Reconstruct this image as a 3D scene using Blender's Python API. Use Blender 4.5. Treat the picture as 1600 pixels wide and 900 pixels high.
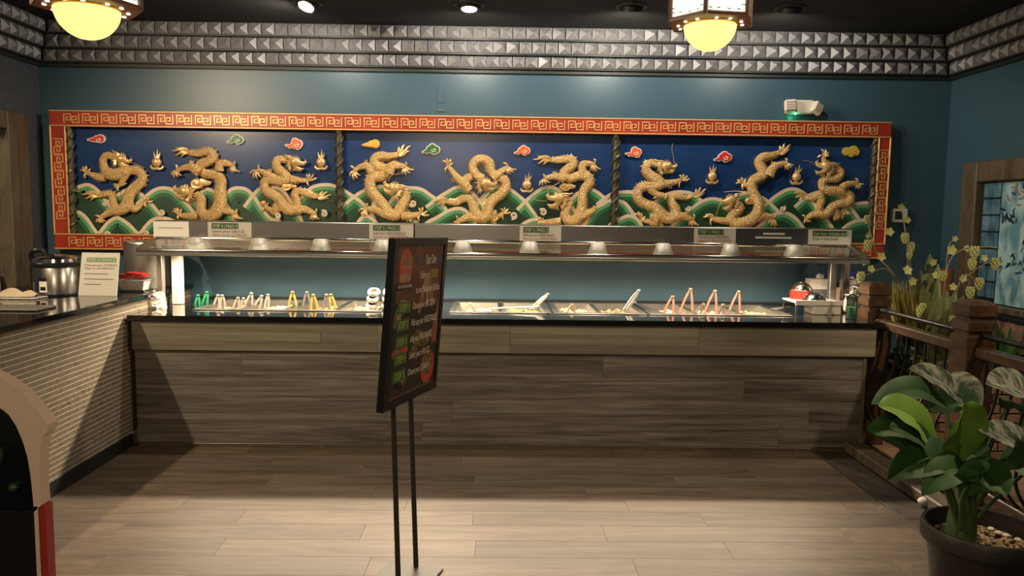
import bpy, math, random
from mathutils import Vector, Matrix
random.seed(7)
for o in list(bpy.data.objects): bpy.data.objects.remove(o)
S = bpy.context.scene; COL = S.collection
PI = math.pi
# ------------------------------------------------------------------ camera
FPX = 1200.0
YAW, PITCH, ROLL = .0151, .096, .0127
CAMP = Vector((0, 0, 1.6))
_r = Vector((math.cos(YAW), -math.sin(YAW), 0)); _f0 = Vector((math.sin(YAW), math.cos(YAW), 0)); _u0 = Vector((0, 0, 1))
CF = _f0 * math.cos(PITCH) - _u0 * math.sin(PITCH); _u = _u0 * math.cos(PITCH) + _f0 * math.sin(PITCH)
CR = _r * math.cos(ROLL) + _u * math.sin(ROLL); CU = _u * math.cos(ROLL) - _r * math.sin(ROLL)
cd = bpy.data.cameras.new('camera'); cam = bpy.data.objects.new('camera', cd); COL.objects.link(cam)
cd.sensor_width = 36; cd.lens = FPX / 1600 * 36; cd.clip_start = .05; cd.clip_end = 100
M = Matrix.Identity(4)
for i in range(3): M[i][0] = CR[i]; M[i][1] = CU[i]; M[i][2] = -CF[i]; M[i][3] = CAMP[i]
cam.matrix_world = M
S.camera = cam
# measuring helpers: a photo pixel on a known plane of the room
def _ray(x, y): return CR * ((x - 800) / FPX) + CU * ((450 - y) / FPX) + CF
def at(x, y, Y): d = _ray(x, y); return CAMP + d * (Y / d.y)
def atz(x, y, z): d = _ray(x, y); return CAMP + d * ((z - 1.6) / d.z)
# ------------------------------------------------------------------ world, exposure, lights
w = bpy.data.worlds.new('world'); S.world = w; w.use_nodes = True
bg = w.node_tree.nodes['Background']; bg.inputs[0].default_value = (1.0, .78, .55, 1); bg.inputs[1].default_value = .06
S.view_settings.view_transform = 'Standard'; S.view_settings.look = 'None'
S.view_settings.exposure = 0.15; S.view_settings.gamma = 1.0
WARM = (1.0, .77, .50)
def light(name, kind, loc, power, target=None, color=WARM, size=.05, angle=120, blend=.6):
    l = bpy.data.lights.new(name, kind); l.energy = power; l.color = color
    if kind == 'AREA': l.size = size
    else: l.shadow_soft_size = size
    if kind == 'SPOT': l.spot_size = math.radians(angle); l.spot_blend = blend
    o = bpy.data.objects.new(name, l); COL.objects.link(o); o.location = loc
    if target is not None:
        o.rotation_euler = (Vector(target) - Vector(loc)).to_track_quat('-Z', 'Y').to_euler()
    return o
HEAT, SPOT = 50., 40.
COOL = (1.0, .90, .74)
ZC = 3.02                                 # ceiling height
DOWN = [(-1.34, 5.42), (-.235, 5.40), (.87, 5.38), (1.95, 5.36)]
light('ceiling_spot_left', 'SPOT', (-3.25, 2.9, ZC - .04), 300, (-.9, 5.0, .3), size=.03, angle=125)
light('ceiling_spot_right', 'SPOT', (3.1, 2.4, ZC - .04), 210, (-.3, 3.5, .7), size=.05, angle=84)
light('added_planter_fill', 'SPOT', (3.25, 2.7, ZC - .04), 210, (2.98, 5.0, .80), size=.05, angle=44, blend=.9)  # unseen fill added to brighten the planter foliage, no fixture there
light('added_fill_behind', 'AREA', (-.8, -1.5, ZC - .05), 85, (0, 2, 0), size=1.2)  # frontal fill added behind the camera, stands for no known ceiling panel
# ------------------------------------------------------------------ materials
MATS = {}
def mat(name, col=(.5, .5, .5), rough=.5, metal=0., spec=.5, emit=None, estr=0., bump=None, var=None, trans=0., coat=0., alpha=1.):
    m = bpy.data.materials.new(name); m.use_nodes = True; nt = m.node_tree; b = nt.nodes['Principled BSDF']
    b.inputs['Base Color'].default_value = (*col, 1); b.inputs['Roughness'].default_value = rough
    b.inputs['Metallic'].default_value = metal; b.inputs['Specular IOR Level'].default_value = spec
    b.inputs['Transmission Weight'].default_value = trans; b.inputs['Coat Weight'].default_value = coat
    if emit: b.inputs['Emission Color'].default_value = (*emit, 1); b.inputs['Emission Strength'].default_value = estr
    N = nt.nodes; L = nt.links
    if bump or var:
        tc = N.new('ShaderNodeTexCoord'); mp = N.new('ShaderNodeMapping'); L.new(tc.outputs['Object'], mp.inputs['Vector'])
    if var:   # (scale, (sx,sy,sz), color2, lo, hi)
        mp.inputs['Scale'].default_value = var[1]
        n = N.new('ShaderNodeTexNoise'); n.inputs['Scale'].default_value = var[0]; n.inputs['Detail'].default_value = 5
        L.new(mp.outputs[0], n.inputs['Vector'])
        r = N.new('ShaderNodeMapRange'); r.inputs['From Min'].default_value = var[3]; r.inputs['From Max'].default_value = var[4]
        L.new(n.outputs['Fac'], r.inputs['Value'])
        mx = N.new('ShaderNodeMix'); mx.data_type = 'RGBA'; mx.inputs['A'].default_value = (*col, 1); mx.inputs['B'].default_value = (*var[2], 1)
        L.new(r.outputs[0], mx.inputs['Factor']); L.new(mx.outputs['Result'], b.inputs['Base Color'])
    if bump:  # (kind, scale, strength, dist)
        if bump[0] == 'noise': t = N.new('ShaderNodeTexNoise'); t.inputs['Detail'].default_value = 4; out = t.outputs['Fac']
        else: t = N.new('ShaderNodeTexVoronoi'); out = t.outputs['Distance']
        t.inputs['Scale'].default_value = bump[1]; L.new(tc.outputs['Object'], t.inputs['Vector'])
        bp = N.new('ShaderNodeBump'); bp.inputs['Strength'].default_value = bump[2]; bp.inputs['Distance'].default_value = bump[3]
        L.new(out, bp.inputs['Height']); L.new(bp.outputs[0], b.inputs['Normal'])
    MATS[name] = m; return m
def wood(name, c1, c2, c3, scale=3., stretch=(.35, 6, 6), rough=.5, per_piece=True, bump=.15, knots=True, vary=.25):
    m = bpy.data.materials.new(name); m.use_nodes = True; nt = m.node_tree; N = nt.nodes; L = nt.links; b = N['Principled BSDF']
    tc = N.new('ShaderNodeTexCoord'); oi = N.new('ShaderNodeObjectInfo')
    mu = N.new('ShaderNodeVectorMath'); mu.operation = 'SCALE'; mu.inputs['Scale'].default_value = 37. if per_piece else 0.
    cb = N.new('ShaderNodeCombineXYZ')
    for i in range(3): L.new(oi.outputs['Random'], cb.inputs[i])
    L.new(cb.outputs[0], mu.inputs[0])
    ad = N.new('ShaderNodeVectorMath'); ad.operation = 'ADD'; L.new(tc.outputs['Object'], ad.inputs[0]); L.new(mu.outputs[0], ad.inputs[1])
    mp = N.new('ShaderNodeMapping'); mp.inputs['Scale'].default_value = stretch; L.new(ad.outputs[0], mp.inputs['Vector'])
    n1 = N.new('ShaderNodeTexNoise'); n1.inputs['Scale'].default_value = scale; n1.inputs['Detail'].default_value = 8; n1.inputs['Distortion'].default_value = 1.2 if knots else .3
    n1.inputs['Roughness'].default_value = .65
    L.new(mp.outputs[0], n1.inputs['Vector'])
    n2 = N.new('ShaderNodeTexNoise'); n2.inputs['Scale'].default_value = scale * 7; n2.inputs['Detail'].default_value = 4
    L.new(mp.outputs[0], n2.inputs['Vector'])
    r = N.new('ShaderNodeValToRGB'); r.color_ramp.elements[0].position = .32; r.color_ramp.elements[1].position = .68
    r.color_ramp.elements[0].color = (*c1, 1); r.color_ramp.elements[1].color = (*c3, 1); e = r.color_ramp.elements.new(.5); e.color = (*c2, 1)
    ma = N.new('ShaderNodeMath'); ma.operation = 'MULTIPLY_ADD'; ma.inputs[1].default_value = .35; L.new(n2.outputs['Fac'], ma.inputs[0])
    m2 = N.new('ShaderNodeMath'); m2.operation = 'MULTIPLY_ADD'; m2.inputs[1].default_value = .9; m2.inputs[2].default_value = -.12
    L.new(n1.outputs['Fac'], m2.inputs[0]); L.new(m2.outputs[0], ma.inputs[2]); L.new(ma.outputs[0], r.inputs[0])
    hv = N.new('ShaderNodeHueSaturation'); mr = N.new('ShaderNodeMapRange'); mr.inputs['To Min'].default_value = 1 - vary; mr.inputs['To Max'].default_value = 1 + vary
    L.new(oi.outputs['Random'], mr.inputs['Value'])
    if per_piece: L.new(mr.outputs[0], hv.inputs['Value'])
    L.new(r.outputs[0], hv.inputs['Color']); L.new(hv.outputs[0], b.inputs['Base Color'])
    b.inputs['Roughness'].default_value = rough
    bp = N.new('ShaderNodeBump'); bp.inputs['Strength'].default_value = bump; bp.inputs['Distance'].default_value = .004
    L.new(n2.outputs['Fac'], bp.inputs['Height']); L.new(bp.outputs[0], b.inputs['Normal'])
    MATS[name] = m; return m
def glass(name, col=(1, 1, 1), rough=.02, fac=1., tint=.9):
    m = bpy.data.materials.new(name); m.use_nodes = True; nt = m.node_tree; N = nt.nodes; L = nt.links; N.remove(N['Principled BSDF'])
    t = N.new('ShaderNodeBsdfTransparent'); t.inputs[0].default_value = (*[c * tint for c in col], 1)
    g = N.new('ShaderNodeBsdfGlossy'); g.inputs['Roughness'].default_value = rough
    fr = N.new('ShaderNodeFresnel'); fr.inputs[0].default_value = 1.45
    ma = N.new('ShaderNodeMath'); ma.operation = 'MULTIPLY'; ma.inputs[1].default_value = fac; L.new(fr.outputs[0], ma.inputs[0])
    mx = N.new('ShaderNodeMixShader'); L.new(ma.outputs[0], mx.inputs[0]); L.new(t.outputs[0], mx.inputs[1]); L.new(g.outputs[0], mx.inputs[2])
    L.new(mx.outputs[0], N['Material Output'].inputs[0]); MATS[name] = m; return m
teal = mat('teal_paint', (.038, .085, .122), .38, spec=.45, bump=('noise', 90, .05, .002))
speck = mat('speckled_wallcover', (.040, .046, .060), .6, var=(130, (1, 1, 1), (.30, .30, .32), .56, .70), bump=('noise', 160, .5, .004))
can_m = mat('canister_steel', (.36, .34, .31), .42, metal=.85)
black_ceil = mat('black_ceiling', (.006, .005, .0045), .8)
stud_m = mat('stud_silver', (.20, .20, .21), .45, metal=.2, var=(30, (1, 1, 1), (.13, .13, .145), .35, .7), bump=('noise', 60, .12, .004))
black_m = mat('black_paint', (.008, .008, .008), .5)
dark_trim = mat('dark_trim', (.012, .016, .017), .5)
granite = mat('black_granite', (.007, .007, .008), .06, var=(220, (1, 1, 1), (.03, .03, .035), .62, .75))
steel = mat('brushed_steel', (.44, .42, .39), .27, metal=1., bump=('noise', 40, .03, .001))
steel_d = mat('satin_steel', (.42, .40, .38), .38, metal=1.)
chrome = mat('chrome', (.7, .69, .67), .12, metal=1.)
alu = mat('spun_aluminium', (.60, .56, .50), .5, metal=.45)
red_p = mat('red_lacquer', (.36, .035, .012), .38, var=(6, (1, 1, 1), (.26, .022, .010), .4, .7))
gold_l = mat('gold_leaf_line', (.72, .43, .17), .4, metal=.35)
gold = mat('gold_paint', (.68, .45, .19), .36, metal=.4, bump=('voro', 105, .65, .014))
gold_s = mat('gold_smooth', (.72, .48, .21), .32, metal=.4)
blue_b = mat('blue_board', (.008, .034, .125), .26, var=(3, (.6, 1, 3), (.013, .046, .145), .35, .7))
w_cream = mat('wave_cream', (.62, .50, .36), .5)
w_l = mat('wave_light_green', (.09, .30, .13), .5)
w_m = mat('wave_mid_green', (.016, .115, .038), .5)
w_rip = mat('wave_ripple_green', (.011, .065, .027), .5); w_d = mat('wave_dark_green', (.005, .032, .015), .5, var=(60, (1, 1, 3), (.008, .046, .020), .45, .6))
col_m = mat('olive_bronze', (.050, .044, .026), .38, metal=.2, var=(40, (1, 1, 1), (.12, .10, .06), .5, .75))
c_red = mat('cloud_red', (.55, .035, .025), .4); c_or = mat('cloud_orange', (.72, .12, .03), .4)
c_gr = mat('cloud_green', (.03, .14, .03), .4); c_ye = mat('cloud_yellow', (.74, .42, .06), .4); c_ol = mat('cloud_olive_yellow', (.55, .40, .05), .4)
white_p = mat('white_paint', (.78, .74, .68), .4)
plastic_w = mat('cream_plastic', (.62, .57, .48), .4)
black_pl = mat('black_plastic', (.010, .010, .011), .3)
apron_m = wood('apron_laminate', (.105, .094, .068), (.175, .160, .118), (.245, .225, .170), 2.2, (.20, 5, 7), .5, knots=False, vary=.1)
panel_m = wood('grey_oak_laminate', (.036, .032, .028), (.112, .100, .087), (.215, .195, .170), 2.6, (.20, 5, 5), .55, vary=.035)
floor_m = wood('vinyl_plank', (.056, .039, .026), (.107, .076, .053), (.158, .116, .082), 1.6, (.5, 4.5, 4), .5, bump=.05, vary=.18)
rail_m = wood('rail_wood', (.022, .011, .006), (.048, .025, .012), (.082, .044, .022), 4, (3, .6, 3), .38, vary=.08)
brown_w = wood('brown_frame_wood', (.050, .037, .022), (.095, .072, .045), (.130, .102, .066), 3, (4, 4, .6), .5, vary=.05)
swirl_w = wood('swirl_veneer', (.15, .085, .055), (.24, .15, .10), (.34, .22, .16), 1.5, (2, 3, 3), .4, vary=.0)
iron = mat('black_iron', (.006, .006, .006), .42, metal=.3)
brick_m = mat('tan_brick', (.13, .072, .042), .8, var=(14, (1, 1, 1), (.19, .115, .070), .35, .65), bump=('noise', 60, .3, .004))
mortar = mat('mortar', (.05, .035, .025), .9)
slate = mat('slate_tile', (.045, .036, .028), .5, var=(10, (1, 1, 1), (.075, .06, .047), .4, .65))
tile_m = mat('mosaic_tile', (.185, .15, .108), .42, var=(26, (1, 1, 1), (.11, .085, .06), .56, .70), bump=('noise', 120, .25, .002))
grout_m = mat('grout', (.58, .52, .42), .9)
card_m = mat('white_card', (.52, .49, .42), .45); card_b = mat('bright_card', (.62, .60, .54), .35)
green_l = mat('label_green', (.018, .060, .022), .5); ink = mat('black_ink', (.02, .018, .015), .6); ink_r = mat('red_ink', (.26, .075, .03), .6)
txt_l = mat('pale_lettering', (.52, .55, .38), .5); txt_y = mat('yellow_lettering', (.40, .40, .07), .5); txt_w = mat('white_lettering', (.58, .53, .48), .5)
txt_b = mat('blue_lettering', (.045, .075, .17), .5)
sign_bg = mat('poster_print', (.085, .034, .020), .5, var=(4.2, (1, 1, 1), (.14, .056, .032), .45, .65))
sign_d = mat('poster_dark_print', (.022, .015, .010), .5, var=(9, (1, 1, 1), (.030, .022, .014), .45, .65))
sign_g = mat('poster_green_print', (.030, .105, .035), .35); sign_r = mat('poster_red_print', (.36, .045, .020), .35)
sign_f = mat('poster_food_print', (.20, .12, .05), .4, var=(50, (1, 1, 1), (.045, .030, .014), .42, .6))
sign_t = mat('poster_tan_print', (.26, .16, .085), .4, var=(14, (1, 1, .4), (.10, .06, .03), .45, .65))
sign_p = mat('poster_pink_print', (.25, .10, .065), .4, var=(10, (1, 1, .5), (.13, .045, .03), .45, .65))
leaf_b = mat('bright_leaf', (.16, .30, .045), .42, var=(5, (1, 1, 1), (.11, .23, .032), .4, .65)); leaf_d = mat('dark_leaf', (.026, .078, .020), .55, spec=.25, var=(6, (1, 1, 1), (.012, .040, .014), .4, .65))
leaf_s = mat('silvery_leaf', (.26, .27, .22), .22, var=(16, (1, 6, 1), (.045, .065, .045), .4, .6))
leaf_o = mat('olive_leaf', (.14, .165, .07), .5, var=(8, (1, 1, 1), (.08, .105, .045), .4, .65))
stem_m = mat('green_stem', (.05, .10, .025), .5); grass_y = mat('yellow_grass', (.30, .245, .035), .6, var=(6, (1, 1, 1), (.17, .165, .03), .35, .65))
hop_m = mat('hop_green', (.30, .31, .11), .6); hop_s = mat('hop_stem', (.18, .15, .07), .6)
pot_m = mat('brown_pot', (.010, .007, .005), .5, bump=('noise', 25, .4, .006)); gravel_m = mat('gravel', (.33, .24, .13), .8, var=(40, (1, 1, 1), (.16, .105, .05), .4, .65))
tong_steel = mat('tong_steel', (.40, .37, .33), .3, metal=.9); tong_g = mat('tong_green', (.012, .17, .075), .4); tong_y = mat('tong_yellow', (.24, .165, .03), .4); tong_reflect = mat('tong_painted_reflection', (.26, .125, .085), .4, metal=.2); tong_w = mat('tong_grey', (.18, .16, .135), .4)  # pinkish tongs are steel, their warm reflection is put into the base colour
ceramic = mat('white_ceramic', (.52, .49, .43), .25); sauce = mat('brown_sauce', (.13, .055, .02), .3)
bowl_red = mat('red_plastic', (.24, .022, .015), .35); redfood = mat('red_bowl', (.34, .012, .012), .4)
paper_w = mat('napkin_white', (.60, .55, .50), .7); carton = mat('carton', (.34, .235, .16), .7)
cloth_m = mat('cream_cloth', (.50, .42, .30), .8); blue_cap = mat('blue_plastic', (.03, .04, .36), .35)
board_g = mat('grey_tray', (.13, .12, .11), .45); board_r = mat('reddish_board', (.19, .075, .045), .5)
liquid_g = mat('green_gel', (.16, .42, .30), .15, trans=.5); clear_m = glass('clear_plastic', (.95, .97, .95), .05, 1., .92)
glass_m = glass('sneeze_glass', (.98, 1., .98), .03, .30, .97)
beige_m = mat('beige_moulding', (.60, .46, .36), .45); red_side = mat('red_side_panel', (.30, .022, .016), .45)
dark_win = mat('dark_window', (.004, .006, .005), .08); green_toy = mat('dark_green_toy', (.015, .04, .015), .5); 
pane_b = mat('blue_art_glass', (.13, .25, .34), .2, var=(7, (1, 1, 1), (.035, .09, .14), .35, .65)); pane_c = mat('pale_art_glass', (.36, .54, .58), .25, var=(7, (1, 1.6, .7), (.12, .27, .34), .42, .60))
lead_m = mat('dark_leading', (.010, .022, .030), .5); art_or = mat('coral_art_glass', (.34, .16, .10), .3); art_bl = mat('deep_blue_art_glass', (.02, .07, .20), .3)
grey_blue = mat('grey_blue_wall', (.13, .16, .22), .6)
bulb_y = mat('globe_glow', (1, .8, .3), .3, emit=(1.0, .80, .21), estr=1.35)
bulb_w = mat('panel_glow', (1, .95, .85), .3, emit=(1.0, .86, .62), estr=2.6)
lamp_w = mat('lamp_glow', (1, .9, .8), .3, emit=(1.0, .88, .66), estr=12)
led_g = mat('led_glow', (.1, 1, .5), .3, emit=(.10, 1.0, .42), estr=14)
lant_r = mat('lantern_red', (.24, .060, .030), .4); lant_b = mat('lantern_brown', (.085, .045, .028), .45); lant_gold = mat('lantern_gold', (.55, .27, .06), .35, metal=.5)
food_green = mat('greens', (.16, .26, .05), .6, var=(20, (1, 1, 1), (.36, .34, .14), .45, .6)); food_tan = mat('noodles', (.50, .40, .22), .5, var=(25, (1, 1, 1), (.38, .27, .12), .4, .6))
food_pink = mat('raw_meat', (.46, .25, .17), .45, var=(18, (1, 1, 1), (.60, .44, .33), .45, .6)); food_dark = mat('mushrooms', (.16, .10, .05), .5, var=(22, (1, 1, 1), (.36, .28, .16), .45, .6)); food_white = mat('sprouts', (.56, .50, .36), .5, var=(25, (1, 1, 1), (.40, .35, .18), .45, .6))
# ------------------------------------------------------------------ mesh builders
ORG = {}
class MB:
    def __init__(s): s.v = []; s.f = []; s.sm = []
    def add(s, vs, fs, smooth=False):
        n = len(s.v); s.v.extend([tuple(v) for v in vs]); s.f.extend([tuple(i + n for i in f) for f in fs]); s.sm.extend([smooth] * len(fs)); return s
    def box(s, a, b, bev=0., mtx=None):
        x0, y0, z0 = [min(p, q) for p, q in zip(a, b)]; x1, y1, z1 = [max(p, q) for p, q in zip(a, b)]
        if bev <= 0:
            vs = [(x, y, z) for x in (x0, x1) for y in (y0, y1) for z in (z0, z1)]
            fs = [(0, 1, 3, 2), (4, 6, 7, 5), (0, 4, 5, 1), (2, 3, 7, 6), (0, 2, 6, 4), (1, 5, 7, 3)]
        else:
            c = bev; vs = []; idx = {}
            for sx in (0, 1):
                for sy in (0, 1):
                    for sz in (0, 1):
                        X = (x0, x1)[sx]; Y = (y0, y1)[sy]; Z = (z0, z1)[sz]; dx = c if sx == 0 else -c; dy = c if sy == 0 else -c; dz = c if sz == 0 else -c
                        for k, p in enumerate(((X, Y + dy, Z + dz), (X + dx, Y, Z + dz), (X + dx, Y + dy, Z))):
                            idx[sx, sy, sz, k] = len(vs); vs.append(p)
            fs = []
            for sx in (0, 1): fs.append([idx[sx, a_, b_, 0] for a_, b_ in ((0, 0), (0, 1), (1, 1), (1, 0))])
            for sy in (0, 1): fs.append([idx[a_, sy, b_, 1] for a_, b_ in ((0, 0), (1, 0), (1, 1), (0, 1))])
            for sz in (0, 1): fs.append([idx[a_, b_, sz, 2] for a_, b_ in ((0, 0), (0, 1), (1, 1), (1, 0))])
            for a_ in (0, 1):
                for b_ in (0, 1):
                    fs.append([idx[a_, b_, 0, 0], idx[a_, b_, 1, 0], idx[a_, b_, 1, 1], idx[a_, b_, 0, 1]])
                    fs.append([idx[a_, 0, b_, 0], idx[a_, 1, b_, 0], idx[a_, 1, b_, 2], idx[a_, 0, b_, 2]])
                    fs.append([idx[0, a_, b_, 1], idx[1, a_, b_, 1], idx[1, a_, b_, 2], idx[0, a_, b_, 2]])
                    for c_ in (0, 1): fs.append([idx[a_, b_, c_, 0], idx[a_, b_, c_, 1], idx[a_, b_, c_, 2]])
        if mtx is not None: vs = [mtx @ Vector(v) for v in vs]
        return s.add(vs, fs)
    def tube(s, pts, rad, seg=8, up=None, flat=1., caps=True, smooth=True):
        pts = [Vector(p) for p in pts]; n = len(pts); rs = rad if isinstance(rad, (list, tuple)) else [rad] * n
        vs = []; fs = []; prevN = None
        for i in range(n):
            t = (pts[min(i + 1, n - 1)] - pts[max(i - 1, 0)])
            if t.length < 1e-9: t = Vector((0, 0, 1))
            t.normalize()
            if up is not None:
                B = Vector(up); Nn = B.cross(t)
                if Nn.length < 1e-6: Nn = t.orthogonal()
                Nn.normalize()
            else:
                if prevN is None: Nn = t.orthogonal().normalized()
                else:
                    Nn = prevN - t * prevN.dot(t)
                    Nn = Nn.normalized() if Nn.length > 1e-6 else t.orthogonal().normalized()
                prevN = Nn; B = t.cross(Nn)
            for k in range(seg):
                a = 2 * PI * k / seg; vs.append(pts[i] + Nn * (rs[i] * math.cos(a)) + B * (rs[i] * flat * math.sin(a)))
        for i in range(n - 1):
            for k in range(seg):
                a = i * seg + k; b = i * seg + (k + 1) % seg; fs.append((a, b, b + seg, a + seg))
        if caps: fs.append(tuple(range(seg - 1, -1, -1))); fs.append(tuple((n - 1) * seg + k for k in range(seg)))
        return s.add(vs, fs, smooth)
    def lathe(s, prof, c=(0, 0, 0), seg=24, smooth=True, closed=False):
        vs = []; fs = []; n = len(prof)
        for r, z in prof:
            for k in range(seg):
                a = 2 * PI * k / seg; vs.append((c[0] + r * math.cos(a), c[1] + r * math.sin(a), c[2] + z))
        for i in range(n - 1):
            for k in range(seg):
                a = i * seg + k; b = i * seg + (k + 1) % seg; fs.append((a, b, b + seg, a + seg))
        if not closed:
            if prof[0][0] > 1e-6: fs.append(tuple(range(seg - 1, -1, -1)))
            if prof[-1][0] > 1e-6: fs.append(tuple((n - 1) * seg + k for k in range(seg)))
        return s.add(vs, fs, smooth)
    def ball(s, c, r, seg=12, rings=8):
        if not isinstance(r, (list, tuple)): r = (r, r, r)
        vs = []; fs = []
        for i in range(rings + 1):
            t = PI * i / rings
            for k in range(seg):
                a = 2 * PI * k / seg; vs.append((c[0] + r[0] * math.sin(t) * math.cos(a), c[1] + r[1] * math.sin(t) * math.sin(a), c[2] + r[2] * math.cos(t)))
        for i in range(rings):
            for k in range(seg):
                a = i * seg + k; b = i * seg + (k + 1) % seg; fs.append((a, a + seg, b + seg, b))
        return s.add(vs, fs, True)
    def prism(s, poly, y0, y1):           # poly in (x,z), extruded along Y
        n = len(poly); vs = [(x, y0, z) for x, z in poly] + [(x, y1, z) for x, z in poly]
        fs = [tuple(range(n)), tuple(range(2 * n - 1, n - 1, -1))] + [(i, i + n, (i + 1) % n + n, (i + 1) % n) for i in range(n)]
        return s.add(vs, fs)
    def strip(s, A, B, y0, y1):           # band between two polylines in (x,z), extruded along Y
        n = len(A); vs = [(x, y0, z) for x, z in A] + [(x, y0, z) for x, z in B] + [(x, y1, z) for x, z in A] + [(x, y1, z) for x, z in B]
        fs = []
        for i in range(n - 1):
            fs += [(i, i + 1, n + i + 1, n + i), (2 * n + i, 3 * n + i, 3 * n + i + 1, 2 * n + i + 1), (i, 2 * n + i, 2 * n + i + 1, i + 1), (n + i, n + i + 1, 3 * n + i + 1, 3 * n + i)]
        fs += [(0, n, 3 * n, 2 * n), (n - 1, 3 * n - 1, 4 * n - 1, 2 * n - 1)]
        return s.add(vs, fs)
    def leaf(s, pts, width, up=(0, 0, 1), fold=.18, seg=8, wave=0., prof=None):   # bent blade with a folded midrib, both faces
        P = curve(pts, seg); n = len(P); vs = []; fs = []
        for i, p in enumerate(P):
            t = (P[min(i + 1, n - 1)] - P[max(i - 1, 0)]).normalized(); sd = t.cross(Vector(up))
            if sd.length < 1e-4: sd = t.orthogonal()
            sd.normalize(); nn = sd.cross(t); u = i / (n - 1)
            wd = width * (prof(u) if prof else (math.sin(PI * min(1, u * .98 + .02)) ** .75) * (1.15 - .5 * u))
            wv = math.sin(u * 17) * wave * wd
            vs += [p - sd * wd + nn * (wd * fold + wv), p - sd * wd * .5 + nn * (wd * fold * .75), p - nn * wd * .05, p + sd * wd * .5 + nn * (wd * fold * .75), p + sd * wd + nn * (wd * fold - wv)]
        for i in range(n - 1):
            for k in range(4): a = i * 5 + k; fs.append((a, a + 1, a + 6, a + 5))
        return s.add(vs, fs, True)
    def build(s, name, m, parent=None, org=None, kind=None, angle=40):
        o0 = ORG.get(parent.name, Vector((0, 0, 0))) if parent else Vector(org or (0, 0, 0))
        me = bpy.data.meshes.new(name); me.from_pydata([(v[0] - o0.x, v[1] - o0.y, v[2] - o0.z) for v in s.v], [], s.f)
        me.polygons.foreach_set('use_smooth', s.sm)
        if any(s.sm): me.set_sharp_from_angle(angle=math.radians(angle))
        me.materials.append(m); me.update()
        o = bpy.data.objects.new(name, me); COL.objects.link(o)
        if parent: o.parent = parent
        else: o.location = o0
        ORG[o.name] = o0
        if kind: o['kind'] = kind
        return o
def curve(pts, seg=6):                    # Catmull-Rom through the points
    P = [Vector(p) for p in pts]; out = []
    for i in range(len(P) - 1):
        a = P[i - 1] if i else P[0] * 2 - P[1]; b = P[i]; c = P[i + 1]; d = P[i + 2] if i + 2 < len(P) else P[-1] * 2 - P[-2]
        for k in range(seg):
            t = k / seg; out.append(.5 * ((2 * b) + (c - a) * t + (2 * a - 5 * b + 4 * c - d) * t * t + (3 * b - a - 3 * c + d) * t ** 3))
    out.append(P[-1]); return out
def tag(o, label, cat, group=None):
    o['label'] = label; o['category'] = cat
    if group: o['group'] = group
    return o
def thing(name, label, cat, loc=(0, 0, 0), group=None):
    o = bpy.data.objects.new(name, None); COL.objects.link(o); o.location = loc; o.empty_display_size = .05
    ORG[o.name] = Vector(loc); return tag(o, label, cat, group)
def struct(name, mb, m): o = mb.build(name, m); o['kind'] = 'structure'; return o
def inst(name, me, loc, parent, rot=None, scale=None):   # one more piece sharing mesh data
    o = bpy.data.objects.new(name, me); COL.objects.link(o); o.parent = parent; o.location = Vector(loc) - ORG.get(parent.name, Vector((0, 0, 0)))
    if rot: o.rotation_euler = rot
    if scale: o.scale = scale
    ORG[o.name] = ORG.get(parent.name, Vector((0, 0, 0))); return o
def mesh_of(mb, m):
    me = bpy.data.meshes.new('piece'); me.from_pydata(mb.v, [], mb.f); me.polygons.foreach_set('use_smooth', mb.sm); me.materials.append(m); me.update(); return me
def copy_tree(o, parent=None):
    c = o.copy(); COL.objects.link(c)
    if parent: c.parent = parent
    for ch in o.children: copy_tree(ch, c)
    return c
def text(name, s, parent, m, origin, right, up, size, align='LEFT', out=None, ext=.0006, width=None):
    cu = bpy.data.curves.new('t', 'FONT'); cu.body = s; cu.size = 1; cu.align_x = align; cu.resolution_u = 2
    ob = bpy.data.objects.new('t', cu); me = bpy.data.meshes.new_from_object(ob); bpy.data.objects.remove(ob); bpy.data.curves.remove(cu)
    R_, U_ = Vector(right).normalized(), Vector(up).normalized(); Nn = R_.cross(U_); o0 = ORG.get(parent.name, Vector((0, 0, 0)))
    sx = size
    if width and len(me.vertices):
        xs = [v.co.x for v in me.vertices]; sx = width / max(1e-6, max(xs) - min(xs))
    for v in me.vertices: v.co = Vector(origin) - o0 + R_ * (v.co.x * sx) + U_ * (v.co.y * size) + Nn * ext
    me.materials.clear(); me.materials.append(m)
    o = bpy.data.objects.new(name, me); COL.objects.link(o); o.parent = parent; ORG[o.name] = o0; return o
# ================================================================== SETTING
D = 6.17; XL = -3.615; XR = 3.56
struct('wall_back', MB().box((XL - .1, D, 0), (XR + .1, D + .1, ZC)), teal)
wl = MB().box((XL - .12, 5.93, 0), (XL, D, ZC)).box((XL - .12, 4.1, 2.27), (XL, 5.93, ZC)).box((XL - .12, -1.5, 0), (XL, 4.1, ZC)).box((XL - .12, 4.1, 0), (XL, 5.93, .97))
struct('wall_left', wl, speck)
wr = MB().box((XR, 5.80, 0), (XR + .12, D, ZC)).box((XR, 4.3, 1.98), (XR + .12, 5.80, ZC)).box((XR, -1.5, 0), (XR + .12, 4.3, ZC)).box((XR, 4.3, 0), (XR + .12, 5.80, .93))
struct('wall_right', wr, teal)
struct('ceiling', MB().box((-4.8, -2, ZC), (4.2, D + .1, ZC + .1)), black_ceil)
fl = struct('floor', MB().box((-4.8, -2, -.06), (4.2, D + .1, -.004)), black_m)
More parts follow.
